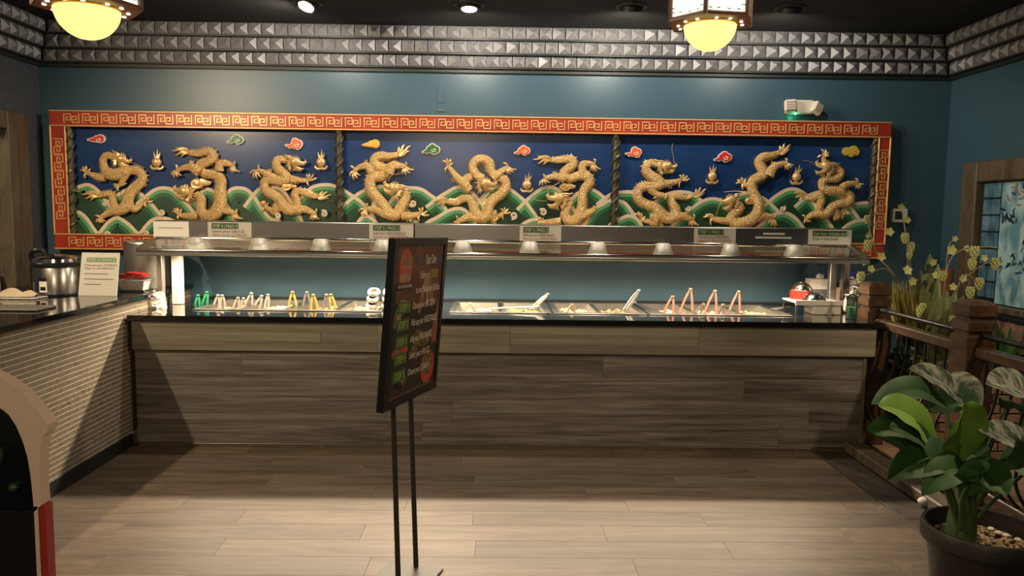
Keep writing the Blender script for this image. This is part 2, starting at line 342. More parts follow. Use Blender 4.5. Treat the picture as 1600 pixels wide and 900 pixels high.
# vinyl planks, one object each
pw, plen = .187, 1.22
pm = mesh_of(MB().box((-plen / 2 + .0005, -pw / 2 + .0006, -.004), (plen / 2 - .0005, pw / 2 - .0006, 0), .0006), floor_m)
row = 0; y = 4.016 + 6 * pw
while y > 1.3:
    x = -2.50 - random.random() * plen
    while x < 2.14:
        a, b = max(x, -2.50), min(x + plen, 2.16)
        if b - a > .05: inst('plank', pm, ((a + b) / 2, y - pw / 2, 0), fl, scale=((b - a) / plen, 1, 1))
        x += plen
    y -= pw
# dark slate border tiles and a pale edge trim along the railing
bt = mesh_of(MB().box((-.098, -.148, -.004), (.098, .148, 0), .002), slate)
for k in range(13): inst('border_tile', bt, (2.275, 5.0 - k * .3, 0), fl)
trim1 = struct('trim_1', MB().box((2.163, 1.3, -.004), (2.174, 5.12, .004)), steel_d)
struct('trim_2', MB().box((2.38, 1.3, -.004), (2.50, 5.3, .07), .008), brown_w)
# floor of the dining side behind the railing
pt = mesh_of(MB().box((-.29, -.29, -.004), (.29, .29, 0), .003), mat('beige_floor_tile', (.36, .25, .16), .5, var=(6, (1, 3, 1), (.28, .19, .12), .35, .65)))
for i in range(3):
    for j in range(8): inst('floor_tile', pt, (2.81 + i * .585, 5.86 - j * .585, 0), fl)
# cornice: three stepped rows of pyramid studs around the room
def cornice(name, P0, P1, n_out, rows):
    P0, P1 = Vector(P0), Vector(P1); dx = (P1 - P0).normalized(); L = (P1 - P0).length; n_out = Vector(n_out)
    mb = MB(); cells = []
    zt = [(2.748, 2.828, .045), (2.842, 2.925, .115), (2.938, 2.996, .185)]
    for k, (z0, z1, d) in enumerate(rows):
        a = P0 + n_out * 0; b = P1 + n_out * d
        pts = [P0 - dx * 0, P1]; lo = [(P0.x, P0.y), (P1.x, P1.y)]
        corners = [P0, P1, P1 + n_out * d, P0 + n_out * d]
        vs = [(c.x, c.y, z0 - .010) for c in corners] + [(c.x, c.y, z1 + .004) for c in corners]
        mb.add(vs, [(0, 1, 2, 3), (7, 6, 5, 4), (0, 4, 5, 1), (1, 5, 6, 2), (2, 6, 7, 3), (3, 7, 4, 0)])
    o = struct(name, mb, dark_trim); return o
rows = [(2.734, 2.821, .05), (2.831, 2.920, .10), (2.930, 3.016, .15)]
tb = cornice('trim_3', (XL, D, 0), (XR, D, 0), (0, -1, 0), rows)
tl = cornice('trim_4', (XL, 3.2, 0), (XL, D, 0), (1, 0, 0), rows)
tr = cornice('trim_5', (XR, D, 0), (XR, 3.2, 0), (-1, 0, 0), rows)
struct('trim_6', MB().box((XL, D - .025, 2.696), (XR, D, 2.722)).box((XL, 3.2, 2.696), (XL + .025, D, 2.722)).box((XR - .025, 3.2, 2.696), (XR, D, 2.722)), dark_trim)
def stud_mesh(w, h, ax, az, d=.030):
    a = w / 2; c = h / 2; e = .008; mb = MB()
    vs = [(-a, 0, -c), (a, 0, -c), (a, 0, c), (-a, 0, c), (-a, -e, -c), (a, -e, -c), (a, -e, c), (-a, -e, c), (ax * a, -e - d, az * c)]
    return mesh_of(mb.add(vs, [(0, 1, 5, 4), (1, 2, 6, 5), (2, 3, 7, 6), (3, 0, 4, 7), (4, 5, 8), (5, 6, 8), (6, 7, 8), (7, 4, 8)]), stud_m)
VAR = [(-.05, .05), (.12, -.05), (0, .15), (.55, .1), (-.15, -.3), (.05, -.1)]
for k, (z0, z1, d) in enumerate(rows):
    pitch_ = .1005; wd = .093; h = z1 - z0
    sm = [stud_mesh(wd, h, *v) for v in VAR]
    n = int((XR - XL - 2 * d) / pitch_); off = XL + d + ((XR - XL - 2 * d) - n * pitch_) / 2
    for i in range(n): inst('pyramid_stud', sm[(i * 5 + k * 3 + (i // 7)) % 6], (off + (i + .5) * pitch_, D - d, (z0 + z1) / 2), tb)
    for i in range(13):
        inst('pyramid_stud', sm[(i + k) % 6], (XL + d, D - d - (i + .6) * pitch_, (z0 + z1) / 2), tl, rot=(0, 0, PI / 2))
        inst('pyramid_stud', sm[(i + k) % 6], (XR - d, D - d - (i + .6) * pitch_, (z0 + z1) / 2), tr, rot=(0, 0, -PI / 2))
# left service opening: frame, room behind
f = MB().box((XL - .13, 5.70, .95), (XL + .035, 5.94, 2.30), .006).box((XL - .13, 4.1, 2.17), (XL + .03, 5.70, 2.30), .006).box((XL - .13, 4.0, .95), (XL + .03, 4.12, 2.30), .006)
struct('door_1', f, brown_w)
light('added_back_room_fill', 'POINT', (-4.25, 4.9, 2.5), 14, size=.1)  # light added to brighten the far room, no visible lamp
struct('wall_far_left', MB().box((-4.8, 3.5, 0), (-4.7, D + .1, 1.95)), grey_blue)
# right window: wooden frame, blue art glass
wf = MB().box((XR - .03, 5.72, .90), (XR + .05, 5.90, 2.03), .008).box((XR - .03, 4.2, 1.88), (XR + .05, 5.72, 2.03), .008).box((XR - .04, 4.2, .945), (XR + .05, 5.72, .99), .006).box((XR - .03, 4.2, .90), (XR + .04, 4.3, 1.9), .006)
win = struct('window_1', wf, brown_w)
MB().box((XR + .04, 4.3, .98), (XR + .06, 5.72, 1.9)).build('leading', lead_m, win)
gy = [5.70, 5.60, 5.50]
for i in range(2):
    for j in range(7):
        MB().box((XR + .022, gy[i] - .092, 1.03 + j * .122), (XR + .04, gy[i], 1.03 + j * .122 + .112), .006).build('pane', pane_b, win)
MB().box((XR + .024, 4.32, 1.0), (XR + .04, 5.49, 1.87)).build('pane', pane_c, win)
rr = random.Random(3)
for k in range(110):      # painted leaf and petal shapes set into the pale pane
    cl_ = rr.choice([(5.38, 1.30, .10), (5.20, 1.34, .12), (5.42, 1.62, .07), (5.30, 1.80, .09), (5.05, 1.45, .15), (5.15, 1.78, .12), (4.8, 1.5, .2)])
    y = cl_[0] + rr.gauss(0, cl_[2] * .7); z = cl_[1] + rr.gauss(0, cl_[2] * .45); y = min(max(y, 4.4), 5.46); z = min(max(z, 1.04), 1.83); a = rr.uniform(0, 6.3); L = rr.uniform(.014, .036)
    m_ = rr.choice([lead_m, lead_m, lead_m, art_bl, pane_b]) if z < 1.70 else rr.choice([art_or, art_or, lead_m, art_bl, art_or])
    c, s_ = math.cos(a), math.sin(a); poly = []
    for (u, v) in ((1, 0), (.45, .34), (-.2, .42), (-.75, .22), (-1, -.1), (-.5, -.16), (.2, -.12)): poly.append((y + (c * u - s_ * v) * L, z + (s_ * u + c * v) * L))
    n_ = len(poly)
    MB().add([(XR + .024, p, q) for p, q in poly] + [(XR + .0205 - k * .00001, p, q) for p, q in poly], [tuple(range(n_, 2 * n_))] + [(i, (i + 1) % n_, (i + 1) % n_ + n_, i + n_) for i in range(n_)]).build('leaf_motif', m_, win)
struct('trim_7', MB().box((XR - .05, 4.2, .70), (XR, 5.9, .90), .004), swirl_w)
struct('trim_8', MB().box((XR - .07, 4.2, .905), (XR, 5.9, .935), .004), black_m)
# ================================================================== TILED BAR (left)
BX = -2.49
bar = thing('tiled_bar', 'long bar at left clad in small beige mosaic tiles under a black granite top', 'bar counter', (-3.0, 4, 0))
MB().box((BX - .95, 2.0, 0), (BX - .0012, D - .001, .98)).build('core', grout_m, bar)
MB().box((XL + .04, 1.96, .981), (BX + .03, D - .001, 1.016), .004).build('granite_top', granite, bar)
MB().box((BX - .011, 2.0, 0), (BX + .012, 5.12, .092), .003).build('base_board', black_m, bar)
mt = MB(); rt = random.Random(5); th = .0305; tl_ = .078
for r in range(29):
    z = .096 + r * th; y = 2.0 - rt.random() * tl_
    while y < 6.1:
        if y > 1.95: mt.box((BX - .012, y + .0015, z + .002), (BX + rt.uniform(-.0005, .0008), min(y + tl_ - .0015, D - .004), z + th - .0025))
        y += tl_
mt.build('mosaic_tiles', tile_m, bar, kind='stuff')
# ================================================================== BUFFET COUNTER
YC = 5.08
ct = thing('buffet_counter', 'long buffet counter with black granite top and grey oak laminate front', 'counter', (0, 5.6, 0))
CX0, CX1 = -2.475, 2.585
WELLS = [(-2.14, -1.52), (-1.47, -.86), (-.34, .34), (.40, 1.02), (1.08, 2.06)]
WY0, WY1 = 5.40, 6.03
top = MB().box((CX0, YC, .862), (CX1, WY0, .90), .003).box((CX0, WY1, .862), (CX1, D - .002, .90))
xs = [CX0] + [v for p in WELLS for v in p] + [CX1]
for i in range(0, len(xs), 2): top.box((xs[i], WY0, .862), (xs[i + 1], WY1, .90))
top.build('granite_top', granite, ct)
YF = 5.125
MB().box((CX0 + .04, YF + .015, .0), (2.48, D - .01, .70)).build('carcass', black_m, ct)
# apron of laminate boards: three strips high, butt joints where the photo shows them
for j, xsx in enumerate([[-2.455, -.82, .07, 1.34, 2.545], [-2.455, -1.2, .07, 1.34, 2.545], [-2.455, -.82, .07, 1.34, 2.545]]):
    z0 = .667 + j * .0645
    for a, b in zip(xsx[:-1], xsx[1:]):
        MB().box((a + .0008, YC + .020, z0), (b - .0008, YC + .036, z0 + .064), .0008).build('apron_board', apron_m, ct)
MB().box((-2.455, YC + .036, .667), (2.545, YC + .10, .861)).build('apron_backing', black_m, ct)
for j in range(4):
    z0 = .028 + j * .158; x = -2.45 - rt.random() * 1.9
    while x < 2.47:
        a, b = max(x, -2.45), min(x + 2.44, 2.475)
        if b - a > .03: MB().box((a + .0006, YF, z0 + .0006), (b - .0006, YF + .014, z0 + .1574), .0008).build('front_panel', panel_m, ct)
        x += 2.44
MB().box((2.476, YF - .004, .02), (2.50, YF + .03, .665), .002).build('end_trim', brown_w, ct)
MB().box((-2.44, YF - .004, 0), (2.49, YF + .01, .020), .003).build('toe_trim', brown_w, ct)
MB().box((-2.44, YF - .010, .0205), (2.49, YF + .01, .0265), .0015).build('metal_strip', steel_d, ct)
MB().box((-2.44, D - .014, .901), (2.58, D - .002, .915)).build('back_ledge', black_m, ct)
# ---- sunken steel wells and their pans
def pan(x0, x1, label, food, n, fseed):
    t = thing('food_pan', label, 'food pan', ((x0 + x1) / 2, (WY0 + WY1) / 2, .9), 'steel pans sunk into the buffet')
    g = .004; X0, X1, Y0, Y1 = x0 + g, x1 - g, WY0 + .03, WY1 - .03; zb = .80; zt = .905
    mb = MB()
    o = [(X0, Y0), (X1, Y0), (X1, Y1), (X0, Y1)]; i_ = [(X0 + .018, Y0 + .018), (X1 - .018, Y0 + .018), (X1 - .018, Y1 - .018), (X0 + .018, Y1 - .018)]
    b_ = [(X0 + .035, Y0 + .035), (X1 - .035, Y0 + .035), (X1 - .035, Y1 - .035), (X0 + .035, Y1 - .035)]
    vs = [(x, y, zt - .008) for x, y in o] + [(x, y, zt) for x, y in o] + [(x, y, zt) for x, y in i_] + [(x, y, zb) for x, y in b_]
    fs = []
    for k in range(4):
        q = (k + 1) % 4; fs += [(k, q, 4 + q, 4 + k), (4 + k, 4 + q, 8 + q, 8 + k), (8 + k, 8 + q, 12 + q, 12 + k)]
    fs.append((12, 13, 14, 15)); mb.add(vs, fs).build('basin', steel, t)
    r = random.Random(fseed); fm = MB()
    for k in range(n):
        x, y = r.uniform(X0 + .06, X1 - .06), r.uniform(Y0 + .06, Y1 - .06); a = r.uniform(0, PI); L = r.uniform(.02, .045); z = r.uniform(.83, .862)
        c, s_ = math.cos(a) * L, math.sin(a) * L; w_ = r.uniform(.006, .013)
        fm.tube([(x - c, y - s_, z), (x, y, z + r.uniform(0, .016)), (x + c, y + s_, z)], [w_ * .5, w_, w_ * .5], 5)
    fm.box((X0 + .034, Y0 + .034, zb + .002), (X1 - .034, Y1 - .034, .828)).build('food', food, t, kind='stuff')
    return t
FP = [(0, 2, [('tan noodles', food_tan), ('pale sprouts', food_white)]), (1, 2, [('brown mushrooms', food_dark), ('pale sprouts', food_white)]),
      (2, 2, [('pale sprouts', food_white), ('green vegetables', food_green)]), (3, 2, [('tan noodles', food_tan), ('brown mushrooms', food_dark)]), (4, 3, [('pink sliced meat', food_pink), ('pale pink meat', food_pink), ('tan strips', food_tan)])]
WN = ['first well from the left', 'second well from the left', 'well just right of the poster stand', 'well under the middle shades', 'widest well at the right end']
PN = {2: ['left', 'right'], 3: ['left', 'middle', 'right']}
for wi, n, foods in FP:
    a, b = WELLS[wi]; st = (b - a) / n
    for k in range(n): pan(a + k * st, a + (k + 1) * st, 'steel pan of %s, %s one in the %s' % (foods[k][0], PN[n][k], WN[wi]), foods[k][1], 70, wi * 10 + k)
# steel rims around each well (part of the counter)
for a, b in WELLS:
    m_ = MB()
    m_.box((a - .02, WY0 - .025, .9005), (b + .02, WY0 + .032, .9075), .002).box((a - .02, WY1 - .032, .9005), (b + .02, WY1 + .025, .9075), .002).box((a - .02, WY0 + .032, .9005), (a + .003, WY1 - .032, .9075)).box((b - .003, WY0 + .032, .9005), (b + .02, WY1 - .032, .9075))
    m_.build('well_rim', steel, ct)
    MB().box((a + .001, WY0 + .001, .74), (b - .001, WY0 + .004, .899)).box((a + .001, WY1 - .004, .74), (b - .001, WY1 - .001, .899)).build('well_liner', steel_d, ct)
# ---- tongs
def tongs(px, py, Y, m, label, zb=.865, lean=(0, 0), spread=.034, yaw=0., w_=.0085, hinge=None):
    A = at(px, py, Y); t = thing('tongs', label, 'tongs', A, 'serving tongs in the food pans')
    c, s_ = math.cos(yaw), math.sin(yaw)
    for sg in (-1, 1):
        B = Vector((A.x + lean[0] + sg * spread * c, A.y + lean[1] + sg * spread * s_, zb)); Mid = A.lerp(B, .45) + Vector((sg * .006 * c, sg * .006 * s_, 0))
        P = curve([A + Vector((sg * .004 * c, sg * .004 * s_, -.004)), Mid, A.lerp(B, .8) + Vector((sg * .004 * c, 0, 0)), B], 4)
        MB().tube(P, [w_ * (.7 if i < 2 else 1.0 if i < 10 else 1.25) for i in range(len(P))], 6, up=(s_, -c, 0), flat=.45).build('arm', m, t)
    MB().tube([A + Vector((-.010 * c, -.010 * s_, -.003)), A + Vector((.010 * c, .010 * s_, -.003))], .008, 8).build('hinge', hinge or m, t)
    return t
TG = [(309.6, 461, 5.72, tong_g, 'green tongs, left one of the green pair', (-.012, .0), .016), (323.8, 456, 5.74, tong_g, 'green tongs, right one of the green pair', (-.03, 0), .018),
      (340.8, 461, 5.70, tong_w, 'grey tongs just right of the green pair', (-.02, 0), .02), (347.5, 461, 5.78, tong_w, 'grey tongs standing second from the green pair', (.0, 0), .016),
      (372, 465, 5.68, tong_w, 'low grey tongs right of the middle of the first well', (-.02, 0), .02), (380.5, 465.5, 5.75, tong_w, 'low grey tongs behind the tallest grey tongs', (.0, 0), .016),
      (392.8, 457.6, 5.72, tong_w, 'tallest grey tongs in the first well', (-.03, 0), .03), (408.9, 462, 5.70, tong_w, 'grey tongs leaning left at the right side of the first well', (-.045, 0), .024), (419, 460, 5.80, tong_w, 'grey upright tongs at the right end of the first well', (-.015, 0), .012),
      (457, 456, 5.66, tong_y, 'yellow tongs standing wide at the left of the second well', (0, 0), .032), (479.7, 456, 5.68, tong_steel, 'steel tongs between the two yellow tongs', (-.005, 0), .03), (489.5, 460.4, 5.66, tong_y, 'yellow tongs, shorter pair right of the steel tongs', (.008, 0), .024),
      (510, 460, 5.66, tong_steel, 'steel tongs second from the right of the second well', (-.004, 0), .016), (517, 460, 5.70, tong_y, 'pale yellow tongs at the right of the second well', (.018, 0), .022),
      (734, 473, 5.66, tong_steel, 'small steel tongs among sprouts right of the poster', (0, 0), .03),
      (1051, 463, 5.66, tong_reflect, 'steel tongs painted with a pale warm reflection, leftmost in the widest well', (-.03, 0), .036), (1079, 451, 5.72, tong_reflect, 'tallest steel tongs painted with a warm reflection in the widest well', (-.03, 0), .048), (1117, 454, 5.70, tong_reflect, 'steel tongs painted with a warm reflection, in the middle of the widest well', (-.03, 0), .045), (1154, 455, 5.70, tong_reflect, 'steel tongs painted with a warm reflection, rightmost in the widest well', (-.03, 0), .042),
      (1099, 474.6, 5.56, tong_steel, 'low steel tongs lying left in the widest well', (-.05, 0), .02), (1129.4, 475.5, 5.58, tong_steel, 'short steel tongs in the middle of the meat pans', (-.01, 0), .02), (894, 475, 5.60, tong_steel, 'low steel tongs in the brown mushrooms', (-.01, 0), .03)]
for px, py, Y, m_, lb, ln, sp in TG: tongs(px, py, Y, m_, lb, lean=ln, spread=sp)
for px, py, dx, lb, m_ in [(856, 459, -.12, 'long grey tongs leaning out to the right beside the middle well', tong_w), (998, 453, -.10, 'long steel tongs leaning right between the last two wells', tong_steel)]:
    tongs(px, py, 5.66, m_, lb, zb=.90, lean=(dx, -.03), spread=.010, w_=.010)
def flat_tongs(p, q, label, m_):
    A, B = Vector(p), Vector(q); t = thing('tongs', label, 'tongs', A, 'serving tongs in the food pans'); d = (B - A).normalized(); sd = Vector((-d.y, d.x, 0))
    for sg in (-1, 1): MB().tube(curve([A, A.lerp(B, .5) + sd * sg * .012, B + sd * sg * .016], 4), .0075, 6, flat=.5).build('arm', m_, t)
    MB().ball(A, .009, 8, 6).build('hinge', m_, t)
P = atz(842, 479, .935); flat_tongs(P, P + Vector((-.34, .02, -.02)), 'long pale tongs lying flat across the middle well', tong_w)
P = atz(1233, 480, .92); flat_tongs(P, P + Vector((-.16, -.10, -.005)), 'steel tongs lying flat near the right end of the buffet', tong_steel)
P = atz(562, 480, .915); flat_tongs(P, P + Vector((.05, -.12, -.006)), 'small pale tongs lying left of the white sauce pots', tong_w)
# tilted steel lid divider plates between wells
for (px, py), (qx, qy), lb in [((838, 472), (853, 489), 'small dark steel flap leaning beside the long grey tongs'), ((987, 472), (1022, 490), 'steel flap sloping between the last two wells')]:
    A = atz(px, py, .925); B = atz(qx, qy, .908); t = thing('steel_flap', lb, 'lid', A); wv = Vector((.09 if 'sloping' in lb else .03, 0, 0))
    MB().add([A, A + wv * .4, B + wv, B, A - Vector((0, 0, .004)), A + wv * .4 - Vector((0, 0, .004)), B + wv - Vector((0, 0, .004)), B - Vector((0, 0, .004))], [(0, 1, 2, 3), (7, 6, 5, 4), (0, 4, 5, 1), (1, 5, 6, 2), (2, 6, 7, 3), (3, 7, 4, 0)]).build('plate', steel, t)
    MB().tube([A, A + wv * .4], .006, 6).build('hinge', steel_d, t)
# ---- stacked white sauce pots (left of the poster)
def pot(c, label):
    t = thing('sauce_pot', label, 'pot', c, 'white sauce pots on the counter')
    R_ = Matrix.Translation(c + Vector((0, 0, .024))) @ Matrix.Rotation(.42, 4, 'X') @ Matrix.Translation((0, 0, -.024))
    for prof, nm, m_ in (([(.026, 0), (.040, .010), (.047, .024), (.043, .038), (.033, .045), (.027, .042), (.027, .028)], 'body', ceramic), ([(0, .031), (.0272, .031)], 'filling', sauce)):
        b = MB().lathe(prof, (0, 0, 0), 20); b.v = [tuple(R_ @ Vector(v)) for v in b.v]; b.build(nm, m_, t)
for i, (px, py0) in enumerate([(586, 484), (604, 484)]):
    for k in range(3):
        b = atz(px - (5 if i == 0 else -1), py0, .9); pot(Vector((b.x + .006 * k, b.y + .02, .9055 + k * .0475)), 'white sauce pot, %s of the %s stack of three' % (['bottom', 'middle', 'top'][k], ['left', 'right'][i]))
# ================================================================== CARVED MURAL
YB = 6.145; YFR = 6.075                    # board face, frame face
def mp(x, y, Y=YB): p = at(x, y, Y); return (p.x, p.z)
mx0, mz1 = mp(75, 171, YFR); mx1 = mp(1395, 191, YFR)[0]; mz1 = (mz1 + mp(1395, 191, YFR)[1]) / 2; mz0 = (mp(84, 391, YFR)[1] + mp(1386, 403, YFR)[1]) / 2
mural = thing('carved_mural', 'long carved wall mural of green waves on blue in a red and gold key-pattern frame', 'mural', ((mx0 + mx1) / 2, D, mz0))
FW = .124; FWR = .100
MB().box((mx0 + .06, YB, mz0 + .06), (mx1 - .06, D - .001, mz1 - .06)).build('backboard', blue_b, mural)
kp = [[(.5, .5), (.5, 6.5), (5.5, 6.5), (5.5, 2.2), (2.3, 2.2), (2.3, 4.4), (3.9, 4.4)]]
kp.append([(12 - a, 7 - b) for a, b in kp[0]])
km = MB(); u_ = .0104
for P in kp:
    for (a, b), (c, d) in zip(P[:-1], P[1:]):
        x0, x1 = min(a, c) - .33, max(a, c) + .33; z0, z1 = min(b, d) - .33, max(b, d) + .33
        km.box(((x0 - 6) * u_, -.005, (z0 - 3.5) * u_ * 1.05), ((x1 - 6) * u_, 0, (z1 - 3.5) * u_ * 1.05))
key = mesh_of(km, gold_l)
def rail(x0, x1, z0, z1, n, vert):
    r = MB().box((x0, YFR + .008, z0), (x1, D - .001, z1), .004).build('frame_rail', red_p, mural)
    b = MB()
    if vert: b.box((x0, YFR, z0), (x0 + .011, YFR + .02, z1), .003); c = MB().box((x1 - .011, YFR, z0), (x1, YFR + .02, z1), .003)
    else: b.box((x0, YFR, z1 - .011), (x1, YFR + .02, z1), .003); c = MB().box((x0, YFR, z0), (x1, YFR + .02, z0 + .011), .003)
    b.build('gold_bead', gold_l, r); c.build('gold_bead', gold_l, r)
    for k in range(n):
        t = (k + .5) / n
        if vert: inst('key_motif', key, ((x0 + x1) / 2, YFR + .008, z0 + .11 + t * (z1 - z0 - .20)), r, rot=(0, PI / 2, 0))
        else: inst('key_motif', key, (x0 + .10 + t * (x1 - x0 - .20), YFR + .008, (z0 + z1) / 2), r)
rail(mx0, mx1, mz1 - FW, mz1, 44, False); rail(mx0, mx1, mz0, mz0 + FW, 44, False)
rail(mx0, mx0 + FW, mz0 + FW, mz1 - FW, 5, True); rail(mx1 - FWR, mx1, mz0 + FW, mz1 - FW, 5, True)
MB().box((mx0 + FW, YFR + .02, mz0 + FW), (mx0 + FW + .018, YB, mz1 - FW)).build('inner_lip', red_p, mural)
MB().box((mx1 - FWR - .008, YFR + .02, mz0 + FW), (mx1 - FWR, YB, mz1 - FW)).build('inner_lip', red_p, mural)
for px in (112, 530.5, 961, 1364):        # twisted columns between the panels
    x = at(px, 285, YB - .03).x; z0, z1 = mz0 + FW + .002, mz1 - FW - .002
    c = MB().tube([(x, YB - .034, z0), (x, YB - .034, z1)], .026, 14).build('column', col_m, mural)
    for ph in (0, PI):
        hp = [(x + .026 * math.cos(ph + t * 1.15), YB - .034 + .026 * math.sin(ph + t * 1.15), z0 + .015 + (z1 - z0 - .03) * t / 26) for t in range(27)]
        MB().tube(curve(hp, 3), .012, 6).build('twisted_vine', col_m, c)
# ---- waves: (points of the crest in photo pixels), layered back to front
def inset(P, d):
    out = []
    for i, p in enumerate(P):
        a = P[max(i - 1, 0)]; b = P[min(i + 1, len(P) - 1)]; tx, tz = b[0] - a[0], b[1] - a[1]; l = math.hypot(tx, tz) or 1
        out.append((p[0] + tz / l * d, p[1] - tx / l * d))
    return out
zbot = mz0 + FW + .002; wl_, wr_ = mx0 + FW + .02, mx1 - FWR - .012; ztop = mz1 - FW
WAVES = [
 [(114, 300), (122, 290), (138, 286), (152, 293), (166, 309), (182, 330), (202, 356), (214, 376)],
 [(160, 318), (184, 302), (204, 291), (216, 296), (240, 318), (254, 336), (268, 352), (282, 372)],
 [(212, 318), (228, 304), (240, 295), (254, 291), (270, 294), (286, 308), (302, 326), (318, 344), (334, 372)],
 [(296, 318), (310, 301), (322, 293), (336, 297), (352, 312), (366, 336), (376, 370)],
 [(332, 326), (352, 302), (362, 293), (375, 291), (389, 295), (401, 308), (413, 326), (426, 340), (440, 344), (450, 370)],
 [(380, 322), (396, 301), (408, 292), (428, 290), (442, 294), (456, 312), (470, 334), (484, 372)],
 [(460, 318), (482, 294), (494, 288), (511, 286), (526, 289), (540, 296), (554, 305), (570, 317), (586, 338), (600, 374)],
 [(530, 324), (554, 304), (572, 294), (592, 289), (606, 291), (620, 302), (636, 324), (656, 350), (670, 372)],
 [(600, 326), (616, 304), (632, 294), (646, 291), (661, 294), (673, 302), (686, 312), (702, 330), (720, 372)],
 [(664, 322), (682, 308), (696, 299), (714, 290), (730, 293), (746, 306), (762, 326), (776, 350), (790, 374)],
 [(740, 322), (756, 302), (772, 290), (788, 289), (800, 295), (811, 303), (824, 315), (838, 334), (850, 352), (862, 374)],
 [(806, 326), (822, 310), (836, 298), (852, 290), (866, 291), (880, 300), (896, 322), (912, 350), (926, 374)],
 [(880, 322), (896, 304), (910, 295), (922, 293), (934, 298), (948, 310), (962, 328), (976, 350), (990, 374)],
 [(930, 318), (950, 303), (968, 298), (988, 298), (1002, 306), (1020, 326), (1036, 352), (1050, 374)],
 [(1010, 326), (1030, 306), (1052, 298), (1072, 298), (1086, 303), (1102, 318), (1120, 342), (1138, 374)],
 [(1110, 334), (1130, 314), (1148, 304), (1166, 299), (1182, 302), (1200, 313), (1216, 328), (1234, 340), (1250, 374)],
 [(1180, 330), (1202, 310), (1216, 300), (1228, 294), (1241, 293), (1253, 298), (1266, 309), (1282, 330), (1298, 350), (1310, 374)],
 [(1238, 322), (1256, 306), (1272, 299), (1290, 296), (1306, 300), (1322, 314), (1336, 332), (1350, 352), (1359, 362)],
 [(1310, 330), (1326, 318), (1342, 315), (1359, 314)],
 [(906, 354), (924, 328), (937, 318), (953, 311), (969, 312), (980, 318), (992, 335), (1004, 356), (1014, 374)],
 [(1044, 354), (1066, 334), (1084, 319), (1098, 311), (1112, 308), (1126, 311), (1140, 322), (1156, 344), (1168, 374)],
 [(640, 368), (666, 346), (681, 338), (700, 327), (716, 323), (729, 327), (742, 342), (756, 372)],
 [(114, 330), (127, 329), (141, 340), (154, 359), (164, 371), (176, 376)],
 [(150, 372), (166, 350), (178, 340), (189, 338), (205, 348), (217, 360), (230, 373)],
 [(208, 376), (221, 361), (237, 343), (253, 338), (270, 341), (286, 352), (300, 376)],
 [(540, 372), (556, 349), (568, 336), (582, 338), (596, 354), (606, 376)],
 [(936, 370), (950, 350), (965, 341), (979, 335), (993, 338), (1004, 352), (1012, 376)],
 [(1162, 374), (1178, 354), (1193, 342), (1209, 332), (1225, 330), (1241, 338), (1255, 355), (1266, 376)],
 [(790, 376), (806, 356), (824, 343), (840, 341), (856, 350), (868, 376)],
 [(1296, 376), (1314, 354), (1330, 344), (1346, 341), (1359, 341)],
]
for wi, W in enumerate(WAVES):
    y1 = YB - .0012 - wi * .0011
    P = [(p.x, p.z) for p in curve([Vector((mp(*q)[0], 0, mp(*q)[1])) for q in W], 4)]
    P = [(min(max(x, wl_), wr_), max(z, zbot + .001)) for x, z in P]
    Q = [P[0]]
    for p in P[1:]:
        if math.hypot(p[0] - Q[-1][0], p[1] - Q[-1][1]) > .004: Q.append(p)
    P = Q
    def cl(L): return [(min(max(x, wl_), wr_), max(z, zbot)) for x, z in L]
    L0, L1, L2, L3 = P, cl(inset(P, .027)), cl(inset(P, .052)), cl(inset(P, .080))
    base = [(x, zbot) for x, z in L3]
    wv = MB().strip(L0, L1, y1 - .006, y1).build('wave_crest', w_cream, mural)
    MB().strip(L1, L2, y1 - .0042, y1).build('light_band', w_l, wv)
    MB().strip(L2, L3, y1 - .0026, y1).build('mid_band', w_m, wv)
    for j, d in enumerate((.092, .110, .130)):
        MB().strip(cl(inset(P, d)), cl(inset(P, d + .006)), y1 - .0020, y1).build('ripple_line', w_rip, wv)
    MB().strip(L0, [(x, zbot) for x, z in L0], y1 - .0012, y1).build('dark_field', w_d, wv)
def curl(px, py, r, sg, turn=0.):
    cx, cz = mp(px, py); pts = []
    for k in range(22):
        a = turn + k * .40; R_ = r * (1 - k / 26)
        pts.append((cx + sg * R_ * math.cos(a), YB - .045, cz + R_ * math.sin(a)))
    MB().tube(pts, [.011 * (1 - .4 * k / 22) for k in range(22)], 7, up=(0, 1, 0), flat=.8).build('wave_curl', w_cream, mural)
for a in [(172, 366, .026, 1, 4.2), (256, 332, .024, 1, 3.5), (508, 334, .025, -1, 1.), (586, 320, .022, 1, 4.), (646, 318, .026, 1, 3.4), (802, 337, .028, 1, 4.2), (848, 332, .028, -1, .6), (1074, 326, .02, 1, 3.), (1220, 326, .02, -1, 2.), (232, 364, .02, 1, 4.), (436, 337, .022, 1, 4.2)]: curl(*a)
